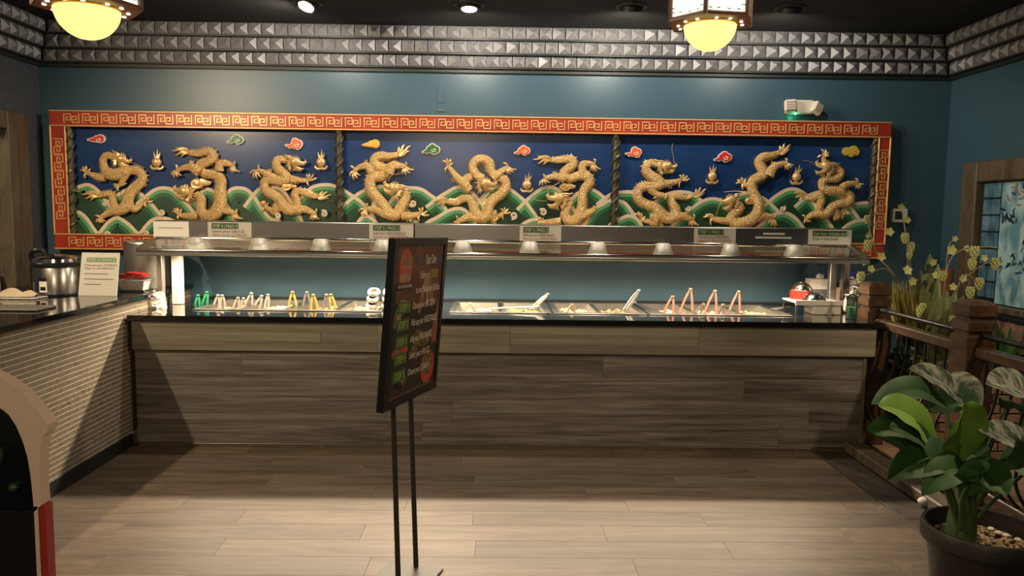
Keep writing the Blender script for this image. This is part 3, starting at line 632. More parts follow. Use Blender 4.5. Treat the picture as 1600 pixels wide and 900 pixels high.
# ---- clouds
def cloud(px, py, lobes, m_, label, sc=1.):
    t = thing('carved_cloud', label, 'cloud carving', (mp(px, py)[0], YB - .003, mp(px, py)[1]), 'painted clouds on the mural'); u = 6.1 / FPX * sc
    cx, cz = mp(px, py)
    def outline(g):
        out = []
        for k in range(72):
            a = 2 * PI * k / 72; dx, dz = math.cos(a), math.sin(a); best = .5
            for lx, lz, r in lobes:
                r += g; b = dx * lx + dz * lz; q = lx * lx + lz * lz - r * r
                dd = b * b - q
                if dd >= 0: best = max(best, b + math.sqrt(dd))
            out.append((cx + dx * best * u, cz + dz * best * u))
        return out
    MB().prism(outline(1.3), YB - .020, YB - .003).build('white_rim', white_p if m_ not in (c_ye, c_ol) else m_, t)
    MB().prism(outline(0), YB - .026, YB - .020).build('painted_face', m_, t)
    sp = [(cx + u * (4 + 3.6 * (1 - k / 18) * math.cos(k * .45 + 3)), YB - .026, cz + u * (-.6 + 3.4 * (1 - k / 18) * math.sin(k * .45 + 3))) for k in range(16)]
    MB().tube(sp, .0035, 5).build('swirl', white_p if m_ not in (c_ye, c_ol) else gold_l, t)
fl_ = [(6, 1, 5.5), (0, .5, 4.2), (-5, -.5, 2.6), (-9, -.8, 1.6), (-13, -1, .6)]
cu_ = [(7, 0, 4.5), (2, 3, 4.5), (-2, .5, 4), (4, -2, 4), (-6, -2.5, 2.2), (-11, -3.5, .9)]
rd_ = [(6, 1, 5), (1, 4, 4.4), (-1, -1, 4), (5, -3, 3.6), (-7, -3, 1.8), (-12, -1.5, .8)]
pf_ = [(-6, 0, 5), (4, 2, 5.4), (8, -1, 4), (1, -3, 4)]
cloud(153, 218, fl_, c_red, 'red teardrop cloud at the far left of the mural'); cloud(369, 219, cu_, c_gr, 'green cloud in the left panel of the mural'); cloud(461, 226, rd_, c_or, 'orange-red cloud at the right of the left panel', 1.05)
cloud(581, 226, fl_, c_ye, 'golden yellow teardrop cloud at the left of the middle panel'); cloud(674, 234, cu_, c_gr, 'green cloud in the middle panel of the mural', 1.1); cloud(816, 236, cu_, c_or, 'orange cloud above the fifth dragon\'s claw')
cloud(990, 239, rd_, c_or, 'orange cloud beside the right twisted column'); cloud(1129, 246, cu_, c_red, 'red cloud in the right panel of the mural', 1.1); cloud(1328, 237, pf_, c_ol, 'olive yellow puffy cloud at the far right of the mural', 1.05)
# ---- flaming pearls
def pearl(px, py, label, fdx=0):
    cx, cz = mp(px, py); t = thing('flaming_pearl', label, 'pearl carving', (cx, YB - .03, cz), 'flaming pearls on the mural'); k = 6.1 / FPX; y = YB - .034
    MB().ball((cx, y, cz), (7.2 * k, .03, 7.2 * k), 16, 10).build('pearl', gold_s, t)
    f = MB()
    for dx, h, bnd in ((-3, 16, -5), (1, 20, 2), (4, 15, 5)):
        f.tube(curve([(cx + dx * .4 * k, y, cz + 6 * k), (cx + (dx + fdx * .5) * k, y, cz + 10 * k), (cx + (dx + bnd * .3 + fdx) * k, y, cz + h * k)], 4), [2.6 * k * (1 - i / 8.6) for i in range(9)], 6, up=(0, 1, 0), flat=.9)
    f.build('flame', gold_s, t)
    c = MB()
    for sg in (-1, 1): c.tube(curve([(cx, y, cz - 9 * k), (cx + sg * 5 * k, y, cz - 10 * k), (cx + sg * 9 * k, y, cz - 7 * k), (cx + sg * 8 * k, y, cz - 4.5 * k)], 4), [2.4 * k, 2.4 * k, 2.3 * k, 2.2 * k, 2.1 * k, 2 * k, 1.9 * k, 1.7 * k, 1.5 * k, 1.2 * k, 1. * k, .8 * k, .4 * k], 6, up=(0, 1, 0), flat=.9)
    c.build('cloud_cup', gold_s, t)
pearl(248, 254, 'gold flaming pearl at the left, beside the leftmost dragon'); pearl(503, 254, 'gold flaming pearl left of the left inner column'); pearl(823, 289, 'gold flaming pearl low between the fifth and sixth dragons', 2); pearl(1111, 276, 'gold flaming pearl under the red cloud of the right panel'); pearl(1242, 277, 'gold flaming pearl facing the rightmost dragon', 3)
# ---- dragons
class Dragon:
    def __init__(s, ox, oy, sc, label):
        s.ox, s.oy, s.sc = ox, oy, sc; s.k = 6.1 / FPX / sc        # metres per crop unit
        c = s.p(450, 450, 0); s.t = thing('carved_dragon', label, 'dragon carving', (c.x, YB - .03, c.z), 'gilded dragons on the mural')
    def p(s, x, y, d): q = at(s.ox + x / s.sc, s.oy + y / s.sc, YB - .0001); return Vector((q.x, YB - d, q.z))
    def path(s, pts, lift=.0, seg=5):
        A = curve([Vector((x, y, r)) for x, y, r in pts], seg)
        return [s.p(a.x, a.y, lift + .55 * a.z * s.k + .004) for a in A], [max(a.z, 1) * s.k for a in A], A
    def tube(s, name, pts, lift=.0, parent=None, m_=None, seg=14):
        P, R_, A = s.path(pts, lift); return MB().tube(P, R_, seg, up=(0, 1, 0), flat=.72).build(name, m_ or gold, parent or s.t), A
    def body(s, pts, spines, lift=.006):
        o, A = s.tube('body', pts, lift)
        mb = MB(); n = len(A)
        for i0, i1, side in spines:
            acc = 0
            for i in range(i0 * 5 + 1, min(i1 * 5, n - 1)):
                a, b = A[i - 1], A[i + 1]; acc += math.hypot(A[i].x - a.x, A[i].y - a.y)
                if acc < 15: continue
                acc = 0; tx, ty = b.x - a.x, b.y - a.y; l = math.hypot(tx, ty) or 1; tx, ty = tx / l, ty / l; nx, ny = -ty * side, tx * side
                r = A[i].z; B0 = (A[i].x + nx * r * .9, A[i].y + ny * r * .9); h = 15 + r * .20
                tip = s.p(B0[0] + nx * h + tx * 6, B0[1] + ny * h + ty * 6, lift + .3 * r * s.k)
                d = lift + .3 * r * s.k
                q = [s.p(B0[0] - tx * 9, B0[1] - ty * 9, d - .006), s.p(B0[0] + tx * 9, B0[1] + ty * 9, d - .006), s.p(B0[0] + tx * 9, B0[1] + ty * 9, d + .008), s.p(B0[0] - tx * 9, B0[1] - ty * 9, d + .008)]
                mb.add(q + [tip], [(0, 1, 4), (1, 2, 4), (2, 3, 4), (3, 0, 4), (3, 2, 1, 0)])
        if mb.v: mb.build('dorsal_spines', gold_s, o, kind='stuff')
        return s
    def leg(s, pts, claws, lift=.014, tuft=None):
        o, A = s.tube('leg', pts, lift, seg=12); e = pts[-1]; L = A[-1]
        for cx, cy in claws:
            dx, dy = cx - e[0], cy - e[1]; l = math.hypot(dx, dy) or 1; mx, my = e[0] + dx * .55 - dy * .12, e[1] + dy * .55 + dx * .12 - 2
            d = lift + .5 * e[2] * s.k
            C = curve([s.p(e[0] + dx * .05, e[1] + dy * .05, d), s.p(mx, my, d + .014), s.p(e[0] + dx * .85, e[1] + dy * .85, d + .008), s.p(cx, cy, d - .004)], 3)
            MB().tube(C, [x * s.k for x in (13, 12.5, 12, 11.5, 11.5, 11, 10, 8, 5, 1.5)], 7, flat=.85).build('claw', gold_s, o)
        if tuft:
            m_ = MB()
            for (ax, ay, bx, by) in tuft: m_.tube([s.p(ax, ay, lift + .012), s.p((ax + bx) / 2, (ay + by) / 2, lift + .018), s.p(bx, by, lift + .012)], [9 * s.k, 7 * s.k, 1.2 * s.k], 6)
            m_.build('elbow_tuft', gold_s, o)
        return s
    def tail(s, bx, by, tx, ty, w_=1., lift=.012):
        dx, dy = tx - bx, ty - by; m_ = MB()
        for an, le in ((-.62, .52), (-.32, .78), (0, 1.), (.27, .80), (.58, .52)):
            c, q = math.cos(an * w_), math.sin(an * w_); ex, ey = (dx * c - dy * q) * le, (dx * q + dy * c) * le
            C = curve([s.p(bx - dx * .06, by - dy * .06, lift), s.p(bx + ex * .45 - ey * .10, by + ey * .45 + ex * .10, lift + .012), s.p(bx + ex * .8, by + ey * .8, lift + .008), s.p(bx + ex, by + ey, lift)], 4)
            m_.tube(C, [s.k * r for r in (15, 15, 15, 15, 15, 14, 13, 12, 10, 8, 6, 4, 1)], 7, up=(0, 1, 0), flat=.6)
        m_.build('tail_flame', gold_s, s.t); return s
    def swirl(s, x, y, r):
        P = [s.p(x + r * (1 - k / 24) * math.cos(k * .42), y + r * .75 * (1 - k / 24) * math.sin(k * .42), .05) for k in range(21)]
        c = MB().ball(s.p(x, y, .025), (r * s.k * 1.1, .026, r * s.k * .85), 14, 8)
        c.tube(P, [s.k * r * .17] * 21, 6); c.tube(curve([s.p(x + r * .5, y - r * .3, .03), s.p(x + r * 1.6, y - r * .1, .03), s.p(x + r * 2.2, y - r * .35, .02)], 4), [s.k * r * v for v in (.6, .6, .58, .5, .45, .4, .3, .2, .05)], 8, up=(0, 1, 0), flat=.6)
        c.build('cloud_curl', gold_s, s.t); return s
    def head(s, x, y, L, ang, flip=1, jaw=.0, lift=.030, whisk=None):
        # u: towards the snout, v: towards the crown; ang measured in the crop, degrees clockwise from +x
        a = math.radians(ang); fx, fy = math.cos(a), math.sin(a); vx, vy = (fy, -fx) if flip > 0 else (-fy, fx)
        def q(u, v, d=0.): return s.p(x + (fx * u + vx * v) * L, y + (fy * u + vy * v) * L, lift + d * L * s.k)
        k = L * s.k
        def tb(pts, rad, m_=None, seg=9, fl=.8): (m_ if m_ is not None else hm).tube([q(*p) for p in pts], [r * k for r in rad], seg, up=(0, 1, 0), flat=fl)
        hm = MB()
        tb(curve([(-.42, .05, .1), (-.1, .08, .2), (.25, .10, .2), (.55, .03, .15), (.82, .05, .12), (1., .13, .1)], 3), [.20, .30, .36, .38, .38, .37, .35, .31, .27, .24, .22, .20, .20, .19, .15, .07], fl=.85)
        hm.ball(q(.98, .17, .18), (.15 * k, .11 * k, .13 * k), 10, 7)            # nose
        for u in (.06, .34): hm.ball(q(u, .34, .25), (.16 * k, .14 * k, .13 * k), 10, 7)   # brows
        hm.ball(q(.02, -.18, .22), (.25 * k, .16 * k, .22 * k), 10, 7)           # cheek
        for u, v in ((.72, -.10), (.58, -.13), (.86, -.06)): tb([(u, v + .04, .16), (u + .02, v - .12, .16)], (.045, .008), seg=5)
        ho = hm.build('head', gold_s, s.t)
        j = MB(); jw = -.34 - jaw
        tb(curve([(-.1, -.18, .08), (.3, jw * .9, .1), (.62, jw - .04, .1), (.88, jw + .08, .1)], 3), (.24, .23, .21, .19, .17, .16, .15, .12, .09, .04), j); j.build('jaw', gold_s, ho)
        MB().ball(q(.24, .24, .36), (.085 * k, .07 * k, .085 * k), 9, 7).build('eye', gold_l, ho)
        for dv, dl in ((.0, 1.), (-.17, .82)):
            h = MB(); tb(curve([(-.05, .36 + dv, .2), (-.42, .52 + dv, .25), (-.8 * dl, .55 + dv, .2), (-1.15 * dl, .70 + dv, .12)], 3), (.10, .10, .095, .09, .085, .08, .07, .055, .04, .012), h, 7); h.build('horn', gold_s, ho)
        mm = MB()
        for i in range(7):
            t = math.radians(150 + i * 17); le = .46 + .14 * (i % 2); b = (-.22 + .15 * math.cos(t), .02 + .2 * math.sin(t) - .05 * i)
            e = (b[0] + le * math.cos(t + .1), b[1] + le * math.sin(t + .1)); tb([(b[0], b[1], .12), ((b[0] + e[0]) / 2, (b[1] + e[1]) / 2 + .03, .2), (e[0], e[1], .08)], (.11, .085, .012), mm, 6)
        mm.build('mane', gold_s, ho)
        bb = MB()
        for i in range(5):
            u = .02 + i * .17; tb([(u, jw + .06 - .02 * i, .05), (u - .06, jw - .18, .1), (u - .14, jw - .34 + .02 * i, .04)], (.085, .065, .01), bb, 6)
        bb.build('beard', gold_s, ho)
        for u, v in ((.42, .42), (.22, .50), (.64, .26)): pass
        cr = MB()
        for u, v, h in ((.38, .40, .2), (.18, .46, .26), (-.02, .46, .26), (.98, .26, .20)): tb([(u, v, .15), (u - .08, v + h, .12)], (.075, .01), cr, 6)
        cr.build('crest_spikes', gold_s, ho, kind='stuff')
        for W in (whisk or []):
            MB().tube(curve([s.p(wx, wy, lift + .03 + .02 * i) for i, (wx, wy) in enumerate(W)], 5), .0022, 5).build('whisker', gold_l, ho)
        return s
d = Dragon(110, 220, 6.92, 'leftmost gilded dragon, head turned right above a looped body')
d.body([(500, 185, 40), (425, 160, 40), (375, 205, 42), (385, 280, 46), (420, 340, 62), (500, 370, 68), (590, 345, 66), (680, 320, 50), (765, 340, 50), (800, 400, 50), (765, 470, 54), (690, 540, 58), (650, 620, 60), (635, 700, 64), (570, 745, 60), (500, 705, 46), (478, 630, 42), (455, 575, 38), (395, 580, 34), (310, 600, 24)], [(1, 4, 1), (7, 10, -1), (10, 13, 1), (16, 19, 1)])
d.leg([(410, 400, 44), (330, 395, 44), (260, 370, 30), (190, 345, 22)], [(122, 315), (150, 280), (190, 268), (240, 305), (182, 408)], tuft=[(330, 410, 315, 450), (345, 410, 335, 455), (355, 410, 360, 450)])
d.leg([(640, 345, 50), (610, 410, 36), (570, 470, 26), (550, 490, 22)], [(490, 475), (505, 505), (545, 545), (635, 460)], lift=.03)
d.leg([(560, 750, 58), (480, 760, 50), (400, 800, 34), (345, 835, 26)], [(290, 805), (300, 885), (340, 895), (375, 890), (405, 870)])
d.leg([(660, 690, 40), (705, 740, 42), (770, 700, 26), (825, 650, 22)], [(795, 615), (825, 595), (865, 615), (905, 655), (835, 725)], lift=.004)
d.tail(310, 600, 122, 575); d.head(570, 205, 110, 16, 1, .05, whisk=[[(670, 232), (740, 250), (790, 270), (850, 310)]])
d = Dragon(260, 220, 6.923, 'second gilded dragon from the left, head low facing left under a gold cloud curl')
d.body([(255, 130, 30), (340, 145, 36), (430, 125, 43), (500, 130, 50), (520, 185, 54), (470, 225, 52), (400, 255, 52), (370, 300, 50), (430, 355, 50), (540, 370, 54), (605, 420, 58), (605, 500, 60), (600, 590, 66), (600, 690, 74), (550, 780, 72), (470, 810, 64), (400, 770, 56), (395, 690, 52), (395, 620, 46), (330, 575, 40)], [(0, 5, -1), (5, 7, 1), (9, 12, 1), (16, 19, -1)])
d.leg([(390, 350, 58), (320, 300, 50), (250, 290, 34), (140, 320, 22)], [(75, 378), (110, 405), (150, 400), (190, 385), (130, 255)], lift=.03, tuft=[(290, 250, 275, 215), (300, 245, 295, 208), (310, 250, 315, 215)])
d.leg([(590, 330, 50), (595, 255, 44), (660, 245, 36), (740, 275, 24)], [(705, 335), (730, 350), (760, 345), (808, 345), (752, 222)])
d.leg([(360, 810, 44), (270, 815, 38), (190, 810, 30), (150, 800, 24)], [(75, 755), (95, 725), (130, 718), (180, 735), (145, 850)])
d.leg([(620, 745, 48), (700, 765, 34), (765, 795, 26)], [(720, 850), (760, 850), (800, 850), (845, 850), (775, 735)])
d.tail(255, 132, 55, 105, .9); d.swirl(350, 465, 70); d.head(230, 560, 125, 193, -1, .08, lift=.04)
d = Dragon(385, 225, 7.2, 'third gilded dragon from the left, rearing and facing right towards a pearl')
d.body([(470, 190, 40), (410, 175, 44), (355, 200, 50), (360, 270, 54), (430, 330, 56), (465, 395, 62), (380, 415, 60), (280, 400, 56), (220, 440, 54), (235, 520, 54), (310, 570, 56), (385, 625, 58), (435, 705, 60), (510, 750, 58), (575, 715, 50), (580, 640, 46), (555, 560, 44), (610, 530, 42), (690, 565, 38), (760, 590, 30), (810, 590, 26)], [(1, 5, 1), (7, 10, 1), (10, 13, -1), (15, 20, -1)])
d.leg([(340, 395, 52), (250, 345, 44), (190, 315, 32), (140, 295, 24)], [(42, 340), (85, 390), (130, 400), (180, 385), (150, 236)], tuft=[(265, 310, 255, 280), (280, 305, 275, 272), (290, 310, 295, 285)])
d.leg([(520, 400, 50), (610, 410, 32), (700, 412, 24)], [(685, 340), (720, 332), (768, 340), (805, 382), (710, 470)], tuft=[(560, 430, 560, 468), (580, 430, 590, 462)])
d.leg([(420, 730, 50), (350, 690, 46), (340, 770, 42), (270, 735, 30), (215, 705, 24)], [(158, 650), (185, 632), (220, 630), (262, 655), (190, 770)], lift=.003)
d.leg([(560, 745, 52), (660, 735, 44), (740, 765, 32), (785, 785, 24)], [(722, 850), (755, 860), (790, 858), (830, 850), (800, 725)])
d.tail(800, 590, 968, 575); d.swirl(460, 485, 52); d.head(560, 215, 118, 8, 1, .16, lift=.035)
d = Dragon(540, 215, 6.4286, 'fourth gilded dragon from the left, tail high and head curled back left')
d.body([(530, 175, 30), (440, 190, 37), (360, 185, 44), (300, 215, 46), (305, 275, 50), (370, 310, 52), (430, 330, 54), (380, 385, 58), (290, 395, 60), (255, 455, 56), (265, 530, 56), (330, 610, 58), (395, 690, 58), (450, 765, 60), (520, 770, 60), (560, 700, 56), (600, 630, 50), (610, 575, 42), (560, 540, 36)], [(0, 5, -1), (5, 6, 1), (8, 11, 1), (15, 18, 1)])
d.leg([(440, 360, 52), (480, 290, 46), (560, 290, 32), (615, 300, 22)], [(575, 370), (612, 380), (655, 368), (695, 330), (612, 245)], lift=.03, tuft=[(490, 250, 478, 232), (505, 250, 502, 228), (520, 250, 525, 235)])
d.leg([(270, 350, 46), (225, 290, 40), (150, 300, 28), (100, 335, 22)], [(42, 392), (88, 430), (125, 415), (155, 385), (55, 282)], tuft=[(205, 250, 200, 225), (220, 250, 222, 222)])
d.leg([(480, 785, 54), (380, 750, 50), (290, 720, 36), (215, 720, 26)], [(130, 740), (160, 800), (195, 808), (235, 800), (220, 658)])
d.leg([(570, 785, 48), (670, 785, 36), (755, 765, 24)], [(740, 705), (780, 700), (830, 735), (845, 780), (740, 845)], tuft=[(630, 815, 625, 850), (650, 815, 660, 852)])
d.tail(520, 172, 658, 82, 1.15); d.head(500, 520, 115, 202, -1, .04, lift=.04, whisk=[[(440, 440), (480, 385), (540, 372), (590, 360)]])
d = Dragon(670, 230, 6.925, 'fifth gilded dragon, in the middle, body looped in a ring above its head')
d.tube('body_loop', [(450, 470, 50), (400, 420, 56), (410, 350, 52), (470, 320, 46)], .002)
d.body([(200, 590, 28), (300, 600, 36), (380, 560, 42), (445, 565, 47), (480, 630, 52), (510, 710, 58), (570, 765, 60), (630, 735, 60), (645, 650, 60), (690, 575, 58), (780, 510, 56), (835, 430, 52), (815, 345, 48), (740, 325, 46), (675, 260, 50), (655, 170, 50), (570, 130, 50), (495, 165, 50), (480, 235, 48), (520, 300, 46), (590, 340, 42)], [(0, 3, -1), (6, 9, -1), (10, 13, -1), (14, 17, -1)])
d.leg([(420, 420, 50), (350, 370, 46), (275, 290, 32), (212, 205, 24)], [(155, 142), (195, 122), (240, 128), (268, 170), (180, 275)], tuft=[(270, 350, 232, 350), (280, 370, 240, 378)])
d.leg([(690, 340, 46), (760, 285, 38), (830, 235, 28), (862, 222, 22)], [(850, 300), (882, 298), (920, 280), (952, 248), (805, 168)], lift=.03)
d.leg([(560, 765, 54), (450, 755, 46), (360, 785, 32), (310, 810, 24)], [(270, 815), (290, 830), (330, 828), (300, 735)])
d.leg([(660, 760, 44), (705, 700, 38), (690, 790, 34), (760, 745, 26), (805, 710, 22)], [(780, 662), (822, 650), (862, 665), (890, 705), (805, 790)], lift=.003)
d.tail(210, 590, 32, 582, .9); d.head(610, 405, 120, 4, 1, .02, lift=.045, whisk=[[(650, 500), (600, 560), (560, 620)], [(690, 375), (750, 368), (800, 372)]])
d = Dragon(825, 230, 6.923, 'sixth gilded dragon, open mouth facing left under a gold cloud curl')
d.body([(245, 140, 30), (320, 148, 34), (400, 138, 40), (465, 135, 47), (485, 190, 50), (430, 235, 50), (380, 290, 50), (440, 340, 48), (560, 310, 52), (640, 325, 56), (660, 390, 54), (610, 450, 52), (585, 530, 50), (580, 630, 54), (555, 730, 60), (500, 795, 60), (425, 785, 58), (395, 720, 52), (430, 640, 46), (440, 590, 42), (380, 560, 36)], [(0, 5, -1), (5, 6, -1), (8, 11, -1), (17, 20, 1), (12, 14, -1)])
d.leg([(390, 345, 48), (300, 320, 38), (200, 335, 26), (175, 345, 22)], [(112, 420), (150, 418), (195, 405), (235, 388), (162, 292)], lift=.03, tuft=[(270, 290, 262, 262), (285, 288, 285, 255), (300, 290, 308, 265)])
d.leg([(585, 290, 46), (585, 195, 42), (660, 182, 32), (712, 190, 24)], [(670, 255), (705, 272), (740, 275), (785, 245), (715, 125)])
d.leg([(350, 800, 46), (250, 812, 38), (170, 815, 30), (140, 805, 24)], [(62, 790), (85, 760), (120, 752), (165, 765), (105, 835)])
d.leg([(510, 785, 52), (590, 740, 48), (690, 690, 36), (715, 665, 24)], [(715, 635), (735, 650), (700, 640)])
d.leg([(670, 700, 30), (640, 770, 28), (610, 840, 26)], [(590, 850), (640, 850)], lift=.004)
d.tail(245, 142, 55, 130, .9); d.swirl(395, 435, 55); d.head(330, 565, 130, 188, -1, .26, lift=.04, whisk=[[(190, 585), (120, 582), (60, 565)], [(200, 510), (230, 450), (330, 385)]])
d = Dragon(980, 235, 7.2, 'seventh gilded dragon, right of the right inner column, facing right with a raised paw')
d.body([(330, 165, 40), (260, 145, 46), (205, 190, 50), (230, 260, 54), (310, 320, 60), (365, 375, 62), (290, 405, 58), (180, 410, 54), (115, 465, 52), (125, 550, 52), (205, 605, 54), (310, 645, 58), (380, 725, 60), (455, 770, 60), (535, 735, 56), (540, 660, 50), (495, 580, 46), (510, 515, 44), (580, 520, 40), (660, 535, 30), (735, 510, 24)], [(1, 5, 1), (6, 10, 1), (11, 13, -1), (14, 20, -1)])
d.leg([(390, 380, 50), (480, 368, 38), (560, 348, 28), (600, 335, 22)], [(580, 275), (625, 265), (672, 282), (698, 320), (572, 415)], tuft=[(470, 405, 460, 438), (485, 400, 492, 436)])
d.leg([(240, 440, 42), (310, 490, 36), (385, 510, 34), (400, 515, 28)], [(275, 540), (430, 490), (440, 520), (420, 550)], lift=.03)
d.leg([(350, 760, 48), (285, 725, 48), (320, 810, 40), (230, 800, 30), (150, 780, 24)], [(80, 700), (115, 685), (155, 700), (198, 740), (160, 848)], lift=.003)
d.leg([(480, 765, 54), (600, 738, 46), (690, 765, 34), (735, 785, 24)], [(680, 840), (715, 850), (755, 850), (800, 850), (738, 712)])
d.tail(735, 510, 892, 430, 1.); d.head(420, 190, 118, 3, 1, .0, lift=.035, whisk=[[(510, 155), (490, 70), (470, 0), (472, -60)]])
d = Dragon(1090, 215, 6.206, 'eighth gilded dragon, second from the right, tail pointing up and head low facing left')
d.body([(780, 150, 24), (705, 175, 34), (625, 190, 42), (580, 240, 46), (610, 305, 50), (635, 355, 50), (570, 392, 50), (515, 435, 50), (520, 515, 50), (560, 595, 52), (580, 680, 56), (545, 765, 60), (460, 820, 60), (360, 830, 56), (315, 780, 50), (350, 730, 47), (405, 680, 42), (360, 640, 36)], [(0, 5, -1), (5, 8, -1), (14, 17, 1)])
d.leg([(670, 375, 50), (715, 295, 42), (790, 262, 30), (845, 250, 24)], [(830, 315), (862, 322), (895, 300), (915, 272), (832, 202)], lift=.03, tuft=[(700, 250, 700, 230), (720, 250, 728, 232)])
d.leg([(500, 450, 30), (455, 460, 28), (430, 450, 24)], [(365, 440), (378, 408), (415, 385), (460, 395), (430, 510)], lift=.002)
d.leg([(330, 805, 40), (230, 805, 34), (125, 785, 24)], [(45, 765), (70, 742), (105, 735), (138, 745), (118, 852)])
d.leg([(490, 810, 52), (600, 765, 44), (690, 768, 32), (730, 780, 24)], [(668, 832), (700, 858), (738, 866), (765, 860), (742, 745)])
d.tail(775, 152, 902, 62, 1.1); d.swirl(490, 615, 42); d.head(310, 615, 105, 172, -1, .26, lift=.04, whisk=[[(215, 590), (180, 660), (140, 755)], [(230, 530), (320, 522), (420, 530)]])
d = Dragon(1230, 220, 6.886, 'rightmost gilded dragon, coiled with one paw raised above its head')
d.body([(195, 618, 28), (265, 622, 34), (335, 592, 42), (350, 650, 46), (325, 720, 48), (350, 785, 54), (415, 780, 56), (470, 715, 50), (555, 680, 48), (645, 665, 50), (665, 605, 48), (625, 565, 46), (550, 545, 52), (440, 540, 52), (370, 505, 48), (365, 440, 46), (430, 410, 46), (520, 405, 46), (565, 350, 42), (525, 305, 42), (450, 300, 40)], [(0, 3, -1), (9, 12, -1), (16, 19, -1), (12, 14, 1)])
d.leg([(385, 270, 30), (378, 205, 26), (375, 165, 22)], [(355, 88), (400, 95), (430, 122), (440, 158), (310, 178)])
d.leg([(555, 515, 48), (610, 475, 38), (690, 460, 28), (735, 462, 22)], [(710, 518), (742, 525), (770, 512), (798, 468), (708, 402)], lift=.03)
d.leg([(340, 790, 46), (250, 800, 36), (185, 845, 24)], [(165, 885), (205, 875), (245, 872), (148, 795)])
d.leg([(500, 745, 46), (530, 815, 40), (480, 830, 34), (570, 810, 28), (615, 785, 22)], [(580, 742), (625, 738), (660, 752), (685, 775), (578, 855)], lift=.003)
d.tail(200, 618, 35, 540, 1.); d.head(390, 290, 118, 196, -1, .30, lift=.045, whisk=[[(255, 265), (190, 230), (105, 220)]])
# ================================================================== SNEEZE GUARD
SX0, SX1 = -2.50, 2.565; SM = at(647, 360, 5.58).x
sg = thing('sneeze_guard', 'long stainless steel sneeze guard with sloping glass over the buffet', 'sneeze guard', (0, 5.6, .9))
for a, b in ((SX0, SM - .002), (SM + .002, SX1)):
    MB().box((a, 5.58, 1.408), (b, 5.60, 1.522), .004).box((a, 5.60, 1.505), (b, 5.98, 1.522)).box((a, 5.96, 1.40), (b, 5.98, 1.505)).build('fascia', mat('fascia_steel', (.29, .28, .27), .33, metal=1.), sg)
    MB().tube([(a, 5.577, 1.398), (b, 5.577, 1.398)], .012, 10).build('upper_rail', chrome, sg)
    MB().box((a, 5.60, 1.407), (b, 5.955, 1.413)).build('canopy_underside', steel, sg)
    MB().add([(a + .02, 5.565, 1.395), (b - .02, 5.565, 1.395), (b - .02, 5.315, 1.33), (a + .02, 5.315, 1.33), (a + .02, 5.565, 1.389), (b - .02, 5.565, 1.389), (b - .02, 5.315, 1.324), (a + .02, 5.315, 1.324)],
             [(0, 1, 2, 3), (7, 6, 5, 4), (0, 4, 5, 1), (1, 5, 6, 2), (2, 6, 7, 3), (3, 7, 4, 0)]).build('glass_pane', glass_m, sg)
    MB().tube([(a, 5.305, 1.322), (b, 5.305, 1.322)], .011, 10).build('lower_rail', chrome, sg)
    MB().box((a, 5.292, 1.286), (b, 5.318, 1.310), .004).build('lower_rail', steel_d, sg)
MB().box((SX0 + .10, 5.94, 1.318), (at(1262, 390, 5.94).x, 5.952, 1.405), .003).build('rear_panel', mat('rose_steel', (.42, .36, .32), .4, metal=.8), sg)
for x in (SX0, SX1 - .03):
    MB().add([(x + i, y_, z_) for i in (0, .03) for y_, z_ in ((5.57, 1.41), (5.57, 1.37), (5.295, 1.285), (5.295, 1.335))], [(0, 1, 2, 3), (7, 6, 5, 4), (0, 4, 5, 1), (1, 5, 6, 2), (2, 6, 7, 3), (3, 7, 4, 0)]).build('end_bracket', steel, sg)
for x, y_, w_, m_ in ((-2.455, 5.545, .038, steel_d), (-2.40, 5.70, .075, plastic_w), (2.46, 5.62, .05, steel_d), (2.575, 5.66, .05, steel_d)):
    MB().box((x - w_ / 2, y_, .9005), (x + w_ / 2, y_ + .05, 1.384), .004).build('post', m_, sg)
MB().box((SX0, 5.64, 1.33), (SX1, 5.66, 1.345)).build('lamp_bar', steel_d, sg)
SH = [302, 402, 499.5, 597, 661, 723, 828, 935, 1038, 1144, 1244]
shp = mesh_of(MB().lathe([(.040, .088), (.047, .085), (.072, .010), (.076, 0), (.070, .002), (.043, .080)], seg=24), alu)
bl = mesh_of(MB().lathe([(.0, .010), (.026, .014), (.032, .024), (.022, .038), (.014, .046)], seg=14), lamp_w)
for i, px in enumerate(SH):
    x = at(px, 380, 5.50).x; sh = inst('lamp_shade', shp, (x, 5.53, 1.318), sg)
    b = bpy.data.objects.new('bulb', bl); COL.objects.link(b); b.parent = sh; b.location = (0, 0, .036)
    light('heat_lamp', 'SPOT', (x, 5.53, 1.345), HEAT, (x, 5.53 - .22, .345), color=(1, .81, .57), size=.016, angle=176, blend=.75)
# printed cards along the fascia
def card(x0, x1, lines, label, m_=card_m, bright=False):
    a = at(x0, 355, 5.578).x; b = at(x1, 355, 5.578).x; zt, zb = 1.516, 1.408; c = thing('step_card', label, 'sign', ((a + b) / 2, 5.576, zb), 'printed cards on the sneeze guard')
    MB().box((a, 5.5745, zb), (b, 5.5785, zt)).build('card', m_, c)
    y_ = 5.574; X = (1, 0, 0); U = (0, 0, 1)
    if lines:
        g0, g1 = a + (b - a) * .09, a + (b - a) * (.70 if lines[0][0] == 'S' and 'STEP' in lines[0] else .88)
        MB().box((g0, y_ - .0012, zt - .048), (g1, y_ + .001, zt - .008)).build('green_band', green_l, c)
        text('lettering', lines[0], c, txt_l, (g0 + .008, y_ - .0014, zt - .041), X, U, .036, width=(g1 - g0) - .016)
        if len(lines) > 1: text('lettering', lines[1], c, ink, (g0, y_ - .0008, zt - .076), X, U, .028, width=(b - a) * (.74 if len(lines) > 2 else .60))
        if len(lines) > 2: text('lettering', lines[2], c, ink_r, (g0, y_ - .0008, zt - .101), X, U, .026, width=(b - a) * .80)
    return c
